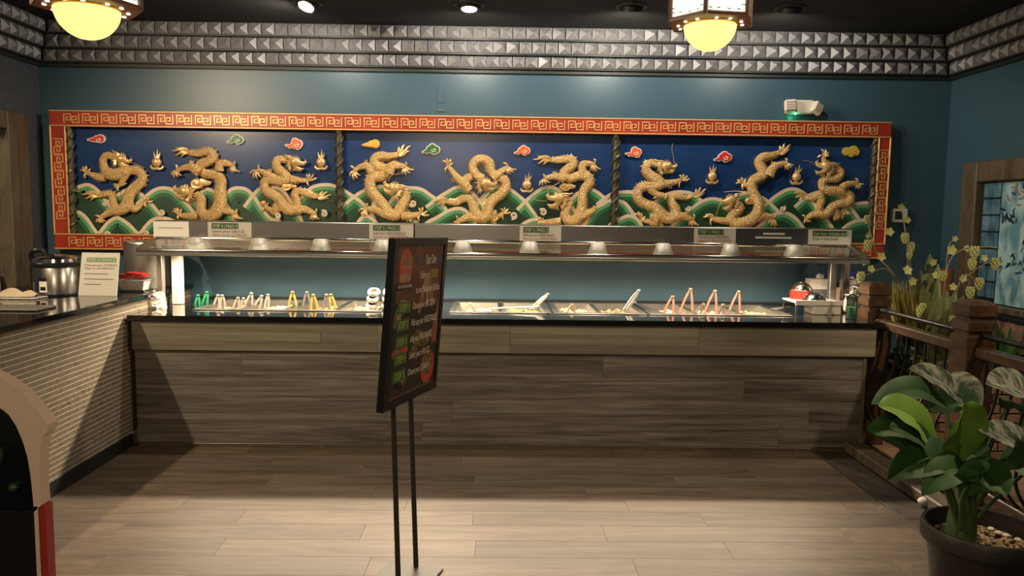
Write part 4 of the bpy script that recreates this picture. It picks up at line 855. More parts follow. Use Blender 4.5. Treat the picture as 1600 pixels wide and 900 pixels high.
c = card(240, 295, [], 'blank white card with one faint line at the left end of the sneeze guard', white_p)
MB().box((at(248, 352, 5.578).x, 5.5735, 1.468), (at(286, 352, 5.578).x, 5.5748, 1.472)).build('printed_line', ink, c)
card(325, 393, ['STEP 4 | PASO 4', 'Select your SAUCE', 'Seleccione su SALSA'], 'printed card reading step 4, select your sauce')
card(577, 646, ['STEP 3 | PASO 3', 'Add your SEASONINGS', 'Agregue sus CONDIMENTOS'], 'printed card reading step 3, add your seasonings')
card(812, 877, ['STEP 2 | PASO 2', 'Pick up your VEGETABLES', 'Recoge tus VERDURAS'], 'printed card reading step 2, pick up your vegetables')
card(1085, 1150, ['STEP 1 | PASO 1', 'Choose your PROTEIN', 'Elige tu PROTEINA'], 'printed card reading step 1, choose your protein')
card(1264, 1331, ['Start here / Empieze aqui', 'Grab a clean bowl!'], 'printed card reading start here at the right end', card_b)
for a, b, z in ((1193, 1226, 1.474), (1181, 1237, 1.446)):
    A = at(a, 362, 5.577).x; B = at(b, 362, 5.577).x
    tag(MB().box((A, 5.574, z), (B, 5.5795, z + .013)).build('tape_strip', card_b, org=(A, 5.574, z)), '%s white tape strip on the right part of the fascia' % ('shorter upper' if a == 1193 else 'longer lower'), 'tape', 'tape strips')
# ================================================================== THINGS ON THE LEFT BAR
ZB = 1.0165
def put(px, py, z=ZB): p = atz(px, py, z); return Vector((p.x, p.y, z))
c = put(78, 463) + Vector((-.02, .12, .0))
rc = thing('rice_cooker', 'round steel rice cooker with black lid rim on the left bar', 'rice cooker', c)
MB().lathe([(.125, 0), (.138, .012), (.138, .185), (.135, .190)], c, 40).build('body', steel, rc)
MB().lathe([(.136, .190), (.146, .194), (.148, .215), (.140, .224)], c, 40).build('rim', black_pl, rc)
MB().lathe([(.139, .224), (.136, .246), (.115, .262), (.05, .272), (0, .274)], c, 40).build('lid', chrome, rc)
MB().lathe([(.118, -.0), (.132, .0), (.134, .014)], c, 32).build('foot', black_pl, rc)
h = MB().tube(curve([c + Vector((-.155, .02, .19)), c + Vector((-.165, .0, .26)), c + Vector((-.13, -.02, .295)), c + Vector((-.07, -.02, .296)), c + Vector((-.06, -.02, .265))], 5), .016, 8).build('handle', black_pl, rc)
MB().box(c + Vector((-.165, -.03, .02)), c + Vector((-.137, .05, .20)), .006).build('hinge_post', black_pl, rc)
a0 = -1.66
pl = MB()
def on_cyl(a, z, r): return c + Vector((r * math.cos(a), r * math.sin(a), z))
for r_, z0, z1, da, m_, nm in ((.1405, .028, .122, .26, white_p, 'label_plate'), (.1412, .100, .122, .26, black_pl, 'label_band'), (.1412, .040, .064, .18, black_pl, 'switch')):
    vs = [on_cyl(a0 + da * (i / 6 - .5) * 2 * .72, z, r_) for i in range(7) for z in (z0, z1)] + [on_cyl(a0 + da * (i / 6 - .5) * 2 * .72, z, r_ - .006) for i in range(7) for z in (z0, z1)]
    fs = [(2 * i, 2 * i + 2, 2 * i + 3, 2 * i + 1) for i in range(6)] + [(14 + 2 * i, 15 + 2 * i, 17 + 2 * i, 16 + 2 * i) for i in range(6)] + [(1, 3, 17, 15), (0, 14, 16, 2), (0, 1, 15, 14), (12, 26, 27, 13)]
    MB().add(vs, fs).build(nm, m_, rc)
# leaning step sign on the bar
A = put(122, 462); B = put(182, 463); rt_ = (B - A).normalized(); bk = Vector((-rt_.y, rt_.x, 0)); upv = (Vector((0, 0, 1)) + bk * .22).normalized(); nn = rt_.cross(upv); W_, H_ = (B - A).length, .295
sc_ = thing('counter_sign', 'slanted white card reading step 5, choose your starch, on the left bar', 'sign', A)
def q3(u, v, d): return A + rt_ * u + upv * v + nn * d
MB().add([q3(0, 0, 0), q3(W_, 0, 0), q3(W_, H_, 0), q3(0, H_, 0), q3(0, 0, -.004), q3(W_, 0, -.004), q3(W_, H_, -.004), q3(0, H_, -.004)], [(0, 1, 2, 3), (7, 6, 5, 4), (0, 4, 5, 1), (1, 5, 6, 2), (2, 6, 7, 3), (3, 7, 4, 0)]).build('card', card_b, sc_)
b2 = [q3(0, 0, 0) + Vector((0, 0, .001)), q3(W_, 0, 0) + Vector((0, 0, .001)), B + bk * .10 + Vector((0, 0, .001)), A + bk * .10 + Vector((0, 0, .001))]
MB().add(b2 + [v + Vector((0, 0, .003)) for v in b2], [(3, 2, 1, 0), (4, 5, 6, 7), (0, 1, 5, 4), (1, 2, 6, 5), (2, 3, 7, 6), (3, 0, 4, 7)]).build('stand', clear_m, sc_)
g = MB(); L_ = [(.15, .78), (.92, .78), (.92, .885), (.15, .885)]
g.add([q3(u * W_, v * H_, .0012) for u, v in L_] + [q3(u * W_, v * H_, -.001) for u, v in L_], [(0, 1, 2, 3), (0, 4, 5, 1), (1, 5, 6, 2), (2, 6, 7, 3), (3, 7, 4, 0)]).build('green_band', mat('pale_green_print', (.16, .26, .12), .5), sc_)
text('lettering', 'STEP 5 | PASO 5', sc_, card_b, q3(.18 * W_, .80 * H_, .0014), rt_, upv, .026, width=.70 * W_)
text('lettering', 'Choose your STARCH', sc_, ink, q3(.11 * W_, .685 * H_, .001), rt_, upv, .021, width=.82 * W_)
text('lettering', 'Elige tu ALMIDON', sc_, ink_r, q3(.11 * W_, .615 * H_, .001), rt_, upv, .019, width=.76 * W_)
for v, wd in ((.50, .62), (.38, .76), (.26, .45)): 
    L_ = [(.12, v), (.12 + wd, v), (.12 + wd, v + .014), (.12, v + .014)]
    MB().add([q3(a * W_, b * H_, .001) for a, b in L_] + [q3(a * W_, b * H_, -.001) for a, b in L_], [(0, 1, 2, 3), (0, 4, 5, 1), (1, 5, 6, 2), (2, 6, 7, 3), (3, 7, 4, 0)]).build('printed_line', ink, sc_)
# tall steel canister at the back of the bar
c = Vector((at(222, 420, 5.70).x, 5.78, ZB)); t = thing('steel_canister', 'tall brushed steel canister with domed lid at the back of the left bar', 'canister', c)
MB().lathe([(.150, 0), (.154, .006), (.154, .325)], c, 44).build('body', can_m, t)
MB().lathe([(.157, .325), (.157, .338), (.150, .348), (.06, .355), (0, .356)], c, 44).build('lid', steel_d, t)
# pan of red bowls
c = put(205, 457) + Vector((-.015, .10, 0)); t = thing('steel_pan', 'small steel pan on the left bar, heaped with red bowls', 'pan', c)
vs = []; 
for z, i in ((.012, .02), (.080, 0), (.084, -.012), (.084, .004), (.016, .024)):
    vs += [(c.x + sx * (.095 - i), c.y + sy * (.075 - i), c.z + z) for sx, sy in ((-1, -1), (1, -1), (1, 1), (-1, 1))]
fs = [(k * 4 + i, k * 4 + (i + 1) % 4, k * 4 + 4 + (i + 1) % 4, k * 4 + 4 + i) for k in range(4) for i in range(4)] + [(3, 2, 1, 0), (16, 17, 18, 19)]
MB().add(vs, fs).build('tray', alu, t)
MB().box(c + Vector((-.09, -.07, 0)), c + Vector((.09, .07, .012))).build('base', black_pl, t)
rb = random.Random(8)
for k in range(5):
    p = c + Vector((-.056 + .028 * k, (-.02, .025)[k % 2], .086 + .007 * (k % 3))); 
    tag(MB().lathe([(.016, 0), (.042, .016), (.050, .036), (.047, .037), (.038, .020), (0, .010)], p, 16).build('red_bowl', redfood, org=p), 'small red bowl, %s of the five heaped in the steel pan' % ['leftmost', 'second from left', 'middle', 'second from right', 'rightmost'][k], 'bowl', 'red bowls in the pan')
# plate with cream cloth, grey tray
c = put(28, 466) + Vector((0, .0, 0)); t = thing('plate', 'white rectangular plate on the left bar beside the wooden frame', 'plate', c)
MB().box(c + Vector((-.20, -.07, .0)), c + Vector((.15, .08, .010)), .004).build('dish', ceramic, t)
cm = MB(); n_ = 18
rc_ = random.Random(4); hh = [[.014 + .055 * max(0, 1 - (abs(i / (n_ - 1) - .55) * 2) ** 2.2) * (.55 + .45 * math.sin(j * .9 + i * .55)) * max(0, 1 - (abs(j / 9 - .5) * 2) ** 3) + rc_.uniform(0, .003) for j in range(10)] for i in range(n_)]
cm.add([(c.x - .17 + .29 * i / (n_ - 1), c.y - .055 + .11 * j / 9, c.z + hh[i][j]) for i in range(n_) for j in range(10)], [(i * 10 + j, i * 10 + 10 + j, i * 10 + 11 + j, i * 10 + j + 1) for i in range(n_ - 1) for j in range(9)], True)
tag(cm.build('folded_cloth', cloth_m, org=c), 'crumpled cream cloth lying on the white plate', 'cloth')
c = put(30, 483); tag(MB().box(c + Vector((-.25, -.10, 0)), c + Vector((.16, .10, .014)), .005).build('serving_tray', board_g, org=c), 'flat grey tray near the left edge on the black bar top', 'tray')
# things seen through the left opening
c = Vector((-3.67, 5.5, .971)); 
tag(MB().box(c + Vector((-.06, -.1, 0)), c + Vector((.045, .1, .11)), .006).build('white_box', white_p, org=c), 'white box on the sill of the left opening', 'box')
p = c + Vector((0.01, .02, .111)); t = thing('sauce_jar', 'brown sauce jar with red label on the white box', 'jar', p); MB().lathe([(.034, 0), (.036, .01), (.036, .085), (.02, .10)], p, 18).build('jar', sauce, t); MB().lathe([(.0375, .015), (.0375, .07)], p, 18).build('label', bowl_red, t); MB().lathe([(.024, .10), (.026, .102), (.026, .118), (0, .12)], p, 14).build('cap', cloth_m, t)
# clear bag at the foot of the posts
c = put(236, 482, .9005) + Vector((0, .05, 0)); bm_ = MB(); rb = random.Random(12)
def crumple(c, rx, ry, rz, amp, seg=18, rings=10):
    m_ = MB(); vs = []; fs = []
    for i in range(rings + 1):
        tt = i / rings
        for k in range(seg):
            a = 2 * PI * k / seg; r_ = (1 - .25 * tt) * (1 + amp * rb.uniform(-1, 1)); vs.append((c.x + rx * r_ * math.cos(a), c.y + ry * r_ * math.sin(a), c.z + rz * tt + (amp * rz * rb.uniform(-.6, .6) if i else 0)))
    for i in range(rings):
        for k in range(seg): a = i * seg + k; b = i * seg + (k + 1) % seg; fs.append((a, b, b + seg, a + seg))
    fs.append(tuple(range(seg - 1, -1, -1))); return m_.add(vs, fs, False)
tag(crumple(c, .085, .07, .12, .14).build('plastic_bag', mat('milky_plastic', (.62, .57, .47), .3), org=c), 'crumpled milky plastic bag at the left end of the counter', 'bag')
# ================================================================== RIGHT END OF THE COUNTER
def putc(px, py): p = atz(px, py, .9005); return Vector((p.x, p.y, .9005))
c = putc(1282, 492) + Vector((0, .10, 0)); t = thing('tray_rack', 'low steel rack at the right end of the counter, carrying upturned bowls', 'rack', c)
MB().box(c + Vector((-.19, -.11, .082)), c + Vector((.16, .16, .094)), .003).box(c + Vector((-.19, -.115, .070)), c + Vector((.16, -.105, .105))).build('shelf', alu, t)
MB().box(c + Vector((-.05, -.10, .0)), c + Vector((.15, .08, .07)), .004).build('drawer_box', alu, t)
for sx in (-.18, .15):
    for sy in (-.10, .15): MB().tube([c + Vector((sx, sy, 0)), c + Vector((sx, sy, .08))], .007, 6).build('leg', steel, t)
b = c + Vector((-.02, -.02, .095)); tag(MB().lathe([(.086, 0), (.088, .004), (.078, .022), (.055, .050), (.030, .058), (0, .060)], b, 32).build('steel_bowl', chrome, org=b), 'steel bowl upside down on the front of the low rack', 'bowl')
b0 = c + Vector((-.075, .09, .095))
for k in range(5):
    b = b0 + Vector((0, 0, k * .0135)); tag(MB().lathe([(.074, 0), (.080, .003), (.080, .0115), (.072, .0125)], b, 28).build('red_plate', bowl_red, org=b), 'red round dish in the stack on the low rack, %s' % ['lowest', 'second from bottom', 'middle one', 'second from top', 'topmost under the steel bowl'][k], 'dish', 'stack of red dishes')
b = b0 + Vector((0, 0, .0685)); tag(MB().lathe([(.078, 0), (.080, .004), (.072, .022), (.050, .046), (.026, .056), (.026, .060), (0, .060)], b, 32).build('steel_bowl', chrome, org=b), 'dark steel bowl upside down on the stack of red dishes', 'bowl')
c = Vector((at(1281, 440, 5.95).x, 5.96, .9005)); t = thing('napkin_box', 'white box of paper napkins behind the stacked bowls', 'napkins', c)
MB().box(c + Vector((-.09, -.06, 0)), c + Vector((.09, .06, .145)), .006).build('box', mat('grey_box', (.10, .10, .11), .5), t)
for k in range(7): MB().box(c + Vector((-.092 + .003 * (k % 2), -.058, .147 + k * .0115)), c + Vector((.094 - .004 * (k % 3), .058, .157 + k * .0115)), .002).build('napkin', paper_w, t)
tag(crumple(c + Vector((0, 0, .229)), .030, .03, .035, .3, 10, 4).build('crumpled_napkin', paper_w, org=c + Vector((0, 0, .229))), 'crumpled napkin on top of the napkin box', 'napkin')
c = Vector((at(1311, 470, 5.84).x, 5.86, .9005)); tag(MB().box(c + Vector((-.03, -.01, 0)), c + Vector((.03, .05, .165)), .003).build('carton', carton, org=c), 'upright tan carton between the right-hand posts', 'carton')
def bottle(px, py, label, hgt, rad, lvl, slim=False):
    c = putc(px, py) + Vector((0, .02, 0)); t = thing('pump_bottle', label, 'bottle', c, 'hand gel bottles')
    MB().lathe([(0, .001), (rad - .002, .001), (rad, .006), (rad, hgt * .62), (rad * .7, hgt * .70), (rad * .32, hgt * .74), (rad * .32, hgt * .78)], c, 20).build('bottle', clear_m if not slim else paper_w, t)
    if not slim: MB().lathe([(0, .003), (rad - .004, .003), (rad - .004, lvl), (0, lvl)], c, 18).build('gel', liquid_g, t)
    MB().lathe([(rad * .42, hgt * .76), (rad * .42, hgt * .82), (rad * .16, hgt * .83), (rad * .16, hgt * .94)], c, 12).build('pump', ceramic, t)
    MB().tube([c + Vector((-.008, 0, hgt * .95)), c + Vector((.012, -.012, hgt * .955)), c + Vector((.026, -.026, hgt * .93))], .006, 6).build('nozzle', ceramic, t)
bottle(1332, 499, 'clear pump bottle with green gel, in front at the counter end', .235, .034, .085)
bottle(1322, 489, 'slim white bottle just left of the green gel bottle', .14, .016, .0, True)
c = Vector((2.74, 5.95, .9005)); t = thing('steel_bin', 'small steel container behind the gel bottles at the counter end', 'container', c)
MB().box(c + Vector((-.10, -.07, -.19)), c + Vector((.07, .07, .085)), .004).build('tub', steel_d, t)
MB().box(c + Vector((-.106, -.076, .086)), c + Vector((.076, .076, .098)), .003).build('rim', steel, t)
b = c + Vector((-.02, 0, .099)); tag(crumple(b, .085, .06, .12, .12).build('plastic_bag', paper_w, org=b), 'white crumpled bag lying on the small steel container', 'bag')
b = c + Vector((.02, .03, .228)); t = thing('spray_bottle', 'bottle with a bright blue cap above the white bag', 'bottle', b); MB().lathe([(.02, 0), (.022, .004), (.012, .02)], b, 12).build('neck', ceramic, t); MB().box(b + Vector((-.022, -.016, .018)), b + Vector((.026, .016, .052)), .006).build('cap', blue_cap, t)
# ================================================================== WALL FITTINGS
c = at(1252, 167, D - .06); c.y = D; t = thing('emergency_light', 'cream two-headed emergency light above the mural with a green indicator', 'light', c)
MB().box((c.x - .115, D - .065, c.z - .052), (c.x + .10, D - .001, c.z + .054), .008).build('housing', plastic_w, t)
for dx, dz, rot_, yw in ((-.095, .005, .06, -.15), (.115, -.012, -.50, .35)):
    mt_ = Matrix.Translation((c.x + dx, D - .085, c.z + dz)) @ Matrix.Rotation(yw, 4, 'Z') @ Matrix.Rotation(-rot_, 4, 'Y')
    hd = MB().box((-.046, -.025, -.046), (.046, .025, .046), .012, mt_).build('lamp_head', plastic_w, t)
    ln = MB()
    for i in range(4): ln.box((-.036, -.030, -.036 + i * .019), (.036, -.024, -.023 + i * .019), .003, mt_)
    ln.build('lens_ribs', mat('lens_%d' % int(dx * 100), (.38, .31, .25), .25), hd)
MB().ball((c.x - .045, D - .062, c.z - .054), .008, 8, 6).build('indicator', led_g, t)
light('indicator_glow', 'POINT', (c.x - .045, D - .05, c.z - .075), .12, color=(.1, 1, .45), size=.01)
c = at(1405, 337, D - .03); c.y = D; t = thing('wall_sensor', 'small white box with dark lens on the wall right of the mural', 'sensor', c)
MB().box((c.x - .062, D - .05, c.z - .055), (c.x + .062, D - .001, c.z + .055), .008).build('housing', plastic_w, t)
MB().box((c.x - .045, D - .053, c.z - .03), (c.x + .015, D - .049, c.z + .035), .002).build('lens', black_pl, t)
c = at(689, 150, D); tag(MB().box((c.x - .03, D - .004, c.z - .054), (c.x + .03, D - .0005, c.z + .054), .002).build('cover_plate', teal, org=c), 'painted-over cover plate on the teal wall above the mural', 'cover plate')
c = at(690, 172, D); tag(MB().box((c.x - .035, D - .006, c.z - .014), (c.x + .035, D - .0005, c.z + .012), .003).build('cover_plate', mat('grey_patch', (.06, .10, .115), .5), org=c), 'small grey patch plate on the wall just above the mural frame', 'cover plate')
# ---- recessed ceiling lights
for i, (x, y_) in enumerate(DOWN):
    lit = i < 2; p = Vector((x, y_, ZC)); t = thing('recessed_light', ['bright swivelled ceiling spot, leftmost of the four', 'lit ceiling spot second from left', 'ceiling spot third from left with hidden bulb', 'rightmost ceiling spot with hidden bulb'][i], 'ceiling light', p, 'recessed ceiling spots')
    MB().lathe([(.105, 0), (.105, -.006), (.085, -.014), (.080, -.004)], p, 28).build('trim_ring', black_m, t)
    ax = Vector((-.25, -.45, -1)).normalized() if i == 0 else Vector((0, -.12, -1)).normalized() if i == 1 else Vector((0, .3, -1)).normalized()
    R_ = ax.to_track_quat('-Z', 'Y').to_matrix().to_4x4(); o_ = p + Vector((0, 0, -.01))
    hs = MB().lathe([(.074, .010), (.074, -.022), (.056, -.026), (.054, -.012)], seg=24); hs.v = [tuple(o_ + (R_ @ Vector(v))) for v in hs.v]; hs.build('eyeball', black_m, t)
    ln = MB().lathe([(.0, -.0135), (.054, -.0135), (.054, -.006)] if lit else [(.0, .002), (.05, .002), (.05, .006)], seg=24); ln.v = [tuple(o_ + (R_ @ Vector(v))) for v in ln.v]; ln.build('lamp', lamp_w, t)
    dx = -.45 if i == 0 else 0
    light('ceiling_spot', 'SPOT', (x, y_, ZC - .06), SPOT * (.75, 1, 1, .6)[i], (x + dx, y_ + .40, 2.2), size=.035, angle=176, blend=.35, color=COOL)
# ---- hexagonal lanterns
def lantern(px, py, Y, label, seed):
    g = at(px, py, Y); c = Vector((g.x, Y, g.z + .0135)); t = thing('hanging_lantern', label, 'lantern', c, 'hexagonal hanging lanterns'); R0 = .168; ph = .16
    z0, z1 = c.z + .085, c.z + .225
    def hexp(r, z): return [(c.x + r * math.cos(ph + k * PI / 3), c.y + r * math.sin(ph + k * PI / 3), z) for k in range(6)]
    MB().lathe([(.0985 * math.sin(k * PI / 24), .085 - .0985 * math.cos(k * PI / 24)) for k in range(13)], c, 36).build('globe', bulb_y, t)
    MB().lathe([(.099, .078), (.107, .08), (.107, .094), (.099, .096)], c, 36).build('globe_collar', lant_gold, t)
    lo, li, up_, ui = hexp(R0, z0), hexp(.105, z0 - .004), hexp(R0, z0 + .012), hexp(.105, z0 + .008)
    MB().add(lo + li + up_ + ui, [(k, (k + 1) % 6, 6 + (k + 1) % 6, 6 + k) for k in range(6)] + [(12 + k, 18 + k, 18 + (k + 1) % 6, 12 + (k + 1) % 6) for k in range(6)] + [(k, 12 + k, 12 + (k + 1) % 6, (k + 1) % 6) for k in range(6)] + [(6 + k, 6 + (k + 1) % 6, 18 + (k + 1) % 6, 18 + k) for k in range(6)]).build('bottom_plate', lant_r, t)
    for k in range(6):
        a, b = Vector(hexp(R0 - .008, 0)[k]), Vector(hexp(R0 - .008, 0)[(k + 1) % 6]); d_ = (b - a).normalized(); n_ = Vector((d_.y, -d_.x, 0))
        MB().tube([Vector((a.x, a.y, z0)), Vector((a.x, a.y, z1))], .0095, 6).build('corner_post', lant_b, t)
        A, B = a + d_ * .012, b - d_ * .012
        pn = MB().add([Vector((A.x, A.y, z0 + .016)), Vector((B.x, B.y, z0 + .016)), Vector((B.x, B.y, z1 - .012)), Vector((A.x, A.y, z1 - .012))] + [Vector((A.x, A.y, z0 + .016)) - n_ * .004, Vector((B.x, B.y, z0 + .016)) - n_ * .004, Vector((B.x, B.y, z1 - .012)) - n_ * .004, Vector((A.x, A.y, z1 - .012)) - n_ * .004], [(0, 1, 2, 3), (7, 6, 5, 4), (0, 4, 5, 1), (1, 5, 6, 2), (2, 6, 7, 3), (3, 7, 4, 0)]).build('glowing_panel', bulb_w, t)
        fr = MB(); rg = random.Random(seed * 7 + k); n2 = n_ * .0025
        for e in range(14):     # pierced edging: small leaf scrolls round the panel rim
            u = e / 14 * 4; s_ = int(u); f_ = u - s_
            U, V = [(f_, 0), (1, f_), (1 - f_, 1), (0, 1 - f_)][s_]; U += rg.uniform(-.04, .04); V += rg.uniform(-.06, .06); U = min(max(U, .04), .96); V = min(max(V, .06), .94)
            P_ = A.lerp(B, U); P_ = Vector((P_.x, P_.y, z0 + .02 + V * (z1 - z0 - .038))) + n2
            fr.tube([P_ - d_ * .010, P_ + Vector((0, 0, rg.uniform(-.006, .006))), P_ + d_ * .010], [.001, .0026, .001], 5)
        fr.build('pierced_edging', lant_b, pn, kind='stuff')
        MB().tube([Vector((a.x, a.y, z0 + .008)), Vector((b.x, b.y, z0 + .008))], .009, 6).build('lower_rim', lant_b, t)
        MB().tube([Vector((a.x, a.y, z1)), Vector((b.x, b.y, z1))], .009, 6).build('upper_rim', lant_b, t)
        for dd in (.3, .7):
            P_ = Vector((*a.lerp(b, dd).xy, z0 - .004)).lerp(Vector((c.x, c.y, z0 - .004)), .17)
            MB().ball(P_, (.007, .009, .003), 8, 4).build('pierced_dot', bulb_w, t)
    z2 = z1 + .004; R2 = .255
    lo, li, up_, ui = hexp(R2, z2), hexp(.15, z2 + .004), hexp(R2, z2 + .085), hexp(.15, z2 + .085)
    MB().add(lo + li + up_ + ui, [(k, (k + 1) % 6, 6 + (k + 1) % 6, 6 + k) for k in range(6)] + [(12 + k, 18 + k, 18 + (k + 1) % 6, 12 + (k + 1) % 6) for k in range(6)] + [(k, 12 + k, 12 + (k + 1) % 6, (k + 1) % 6) for k in range(6)] + [(6 + k, 6 + (k + 1) % 6, 18 + (k + 1) % 6, 18 + k) for k in range(6)]).build('upper_tier', lant_r, t)
    for k in range(6):
        a, b = Vector(lo[k]), Vector(lo[(k + 1) % 6]); P_ = a.lerp(b, .5).lerp(Vector((c.x, c.y, a.z)), .2); P_.z = z2
        MB().ball(P_, (.034, .034, .004), 10, 4).build('pierced_rosette', bulb_w, t)
        q_ = Vector(up_[k]); MB().tube(curve([q_, q_ + (q_ - c) * .15 + Vector((0, 0, -.01)), q_ + (q_ - c) * .22 + Vector((0, 0, .03))], 3), .008, 6).build('corner_hook', lant_b, t)
    MB().lathe([(.20, .085), (.16, .14), (.05, .22), (.02, .26)], Vector((c.x, c.y, z2)), 6, smooth=False).build('roof', lant_r, t)
    MB().tube([Vector((c.x, c.y, z2 + .24)), Vector((c.x, c.y, ZC))], .006, 6).build('chain', lant_b, t)
lantern(138, 62, 2.55, 'hexagonal red lantern with glowing globe at the upper left', 1)
lantern(1108, 80, 2.98, 'hexagonal red lantern with glowing globe at the upper right of centre', 2)
# ================================================================== POSTER STAND
BLp, BRp, TLp, TRp = Vector((-.492, 3.139, .768)), Vector((-.317, 3.692, .756)), Vector((-.437, 3.137, 1.496)), Vector((-.262, 3.690, 1.484))
PX = ((BRp - BLp) + (TRp - TLp)).normalized(); PU = ((TLp - BLp) + (TRp - BRp)); PU = (PU - PX * PU.dot(PX)).normalized(); PN_ = PX.cross(PU); PC = (BLp + BRp + TLp + TRp) / 4
PWD, PHT = .58, .73
ps = thing('poster_stand', 'black double-pole floor stand holding a tall dark menu poster in front of the counter', 'sign stand', (-.43, 3.25, 0))
def pq(u, v, d=0.): return PC + PX * (u * PWD / 2) + PU * (v * PHT / 2) + PN_ * d      # u,v in -1..1 on the poster
def slab(u0, u1, v0, v1, d0, d1, name, m_, par): 
    L_ = [(u0, v0), (u1, v0), (u1, v1), (u0, v1)]
    return MB().add([pq(u, v, d1) for u, v in L_] + [pq(u, v, d0) for u, v in L_], [(0, 1, 2, 3), (7, 6, 5, 4), (0, 4, 5, 1), (1, 5, 6, 2), (2, 6, 7, 3), (3, 7, 4, 0)]).build(name, m_, par)
for u0, u1, v0, v1 in ((-1, -.86, -1, 1), (.90, 1, -1, 1), (-.86, .90, -1, -.90), (-.86, .90, .91, 1)): slab(u0, u1, v0, v1, -.022, .010, 'frame_bar', black_pl, ps)
po = slab(-.87, .91, -.91, .92, -.016, .002, 'poster', sign_bg, ps)
def print_(pts, m_, name, d=.0024):
    n = len(pts); return MB().add([pq(u, v, d) for u, v in pts] + [pq(u, v, .001) for u, v in pts], [tuple(range(n))] + [(i, i + n, (i + 1) % n + n, (i + 1) % n) for i in range(n)]).build(name, m_, po)
def oval(cu, cv, ru, rv, n=26, a0=0, a1=2 * PI): return [(cu + ru * math.cos(a0 + (a1 - a0) * k / n), cv + rv * math.sin(a0 + (a1 - a0) * k / n)) for k in range(n + (0 if a1 - a0 > 6.2 else 1))]
print_([(-.85, -.88), (.88, -.88), (.88, .10), (.4, .22), (-.1, .12), (-.85, .26)], sign_d, 'dark_scene')
print_([(-.84, .10), (-.60, .28), (-.40, .26), (-.36, .14), (-.56, .10), (-.62, -.02), (-.84, -.06)], sign_t, 'tan_scene', .0028)
print_([(.02, .08), (.10, .36), (.22, .50), (.42, .50), (.56, .38), (.62, .14), (.54, .10), (.44, .30), (.38, .12), (.34, .12), (.30, .34), (.22, .32), (.14, .06)], sign_t, 'tan_scene', .0028)
print_([(.88, .20), (.70, -.08), (.62, -.30), (.70, -.40), (.80, -.34), (.88, -.40)], sign_p, 'pink_scene', .0028)
for u, v, ru, rv, m_ in [(-.52, -.22, .17, .055, sign_r), (-.66, -.36, .15, .06, sign_p), (-.40, -.34, .16, .06, sign_r), (.10, -.24, .20, .10, sign_f), (.36, -.30, .22, .08, sign_f), (.62, -.22, .10, .05, sign_p), (.0, -.38, .14, .06, sign_f), (-.3, -.72, .10, .07, sign_t)]: print_(oval(u, v, ru, rv), m_, 'food_picture', .0030)
print_(oval(-.54, .64, .22, .24), sign_r, 'logo_disc', .0034)
print_([(-.74, .50), (-.74, .56), (-.64, .60), (-.60, .55), (-.54, .62), (-.49, .55), (-.42, .60), (-.34, .56), (-.34, .50)], sign_t, 'logo_flames', .0040)
print_([(-.74, .80), (-.66, .66), (-.36, .64), (-.34, .78)], mat('logo_panel', (.24, .15, .09), .5), 'logo_panel', .0040)
print_([(-.80, .40), (-.26, .40), (-.26, .475), (-.80, .475)], black_pl, 'logo_band', .0040)
for a, b in (((-.32, .70), (-.20, .92)), ((-.30, .66), (-.12, .84))): print_([a, (a[0] + .03, a[1]), (b[0] + .02, b[1]), b], sign_t, 'chopstick', .0044)
def ptext(s, u, v, h, wd, m_, d=.0050): text('lettering', s, po, m_, pq(u, v, d), PX, PU, h, width=wd * PWD / 2)
ptext('WOK', -.66, .675, .060, .26, sign_r); ptext('MONGOLIAN GRILL', -.78, .418, .020, .50, txt_w)
ptext('Build', -.16, .675, .062, .30, txt_b); ptext('Your Own', .17, .675, .066, .42, txt_w); ptext('Bowl', .62, .68, .060, .24, txt_b)
ptext('Follow in', .00, .50, .050, .34, txt_w); ptext('5 STEPS', .37, .50, .052, .34, txt_y)
ptext('at our Mongolian Grill Bar', -.12, .33, .044, .94, txt_w)
for k, s in enumerate(['Choose your PROTEIN', 'Pick up your VEGETABLES', 'Add your SEASONINGS', 'Select your SAUCE', 'Choose your STARCH']):
    v = .135 - k * .205; print_([(-.72, v - .025), (-.28, v - .025), (-.28, v + .115), (-.72, v + .115)], sign_g, 'green_tag', .0040)
    ptext('STEP %d' % (k + 1), -.67, v + .005, .045, .34, txt_y); ptext(s, -.20, v + .005, .044, [.86, .98, .84, .78, .80][k], txt_w)
print_(oval(.58, -.66, .27, .215), sign_r, 'bowl_picture', .0040); print_(oval(.56, -.61, .22, .155), sign_f, 'bowl_food', .0046)
ptext('Mongolian', -.62, -.80, .05, .5, sign_d)
fz = Vector((PN_.x, PN_.y, 0)).normalized(); px_ = Vector((PX.x, PX.y, 0)).normalized()
poles = []
for u in (-.34, .30):
    tp = pq(u, .2, -.040); bt = pq(u, -1, -.036); ft = Vector((bt.x - .012, bt.y - .0, .012))
    rt0 = atz(650, 884, .012) if u > 0 else atz(650, 884, .012) - px_ * (.64 * PWD / 2)
    MB().tube([Vector((rt0.x, rt0.y, .012)), bt, tp], .0115, 10).build('pole', black_m, ps); poles.append(rt0)
mid = (poles[0] + poles[1]) / 2
mtb = Matrix.Translation((mid.x, mid.y, 0)) @ Matrix.Rotation(math.atan2(px_.y, px_.x), 4, 'Z')
MB().box((-.24, -.125, .0005), (.115, .135, .010), .003, mtb).build('base_plate', mat('grey_base_metal', (.035, .032, .028), .45, metal=.2), ps)
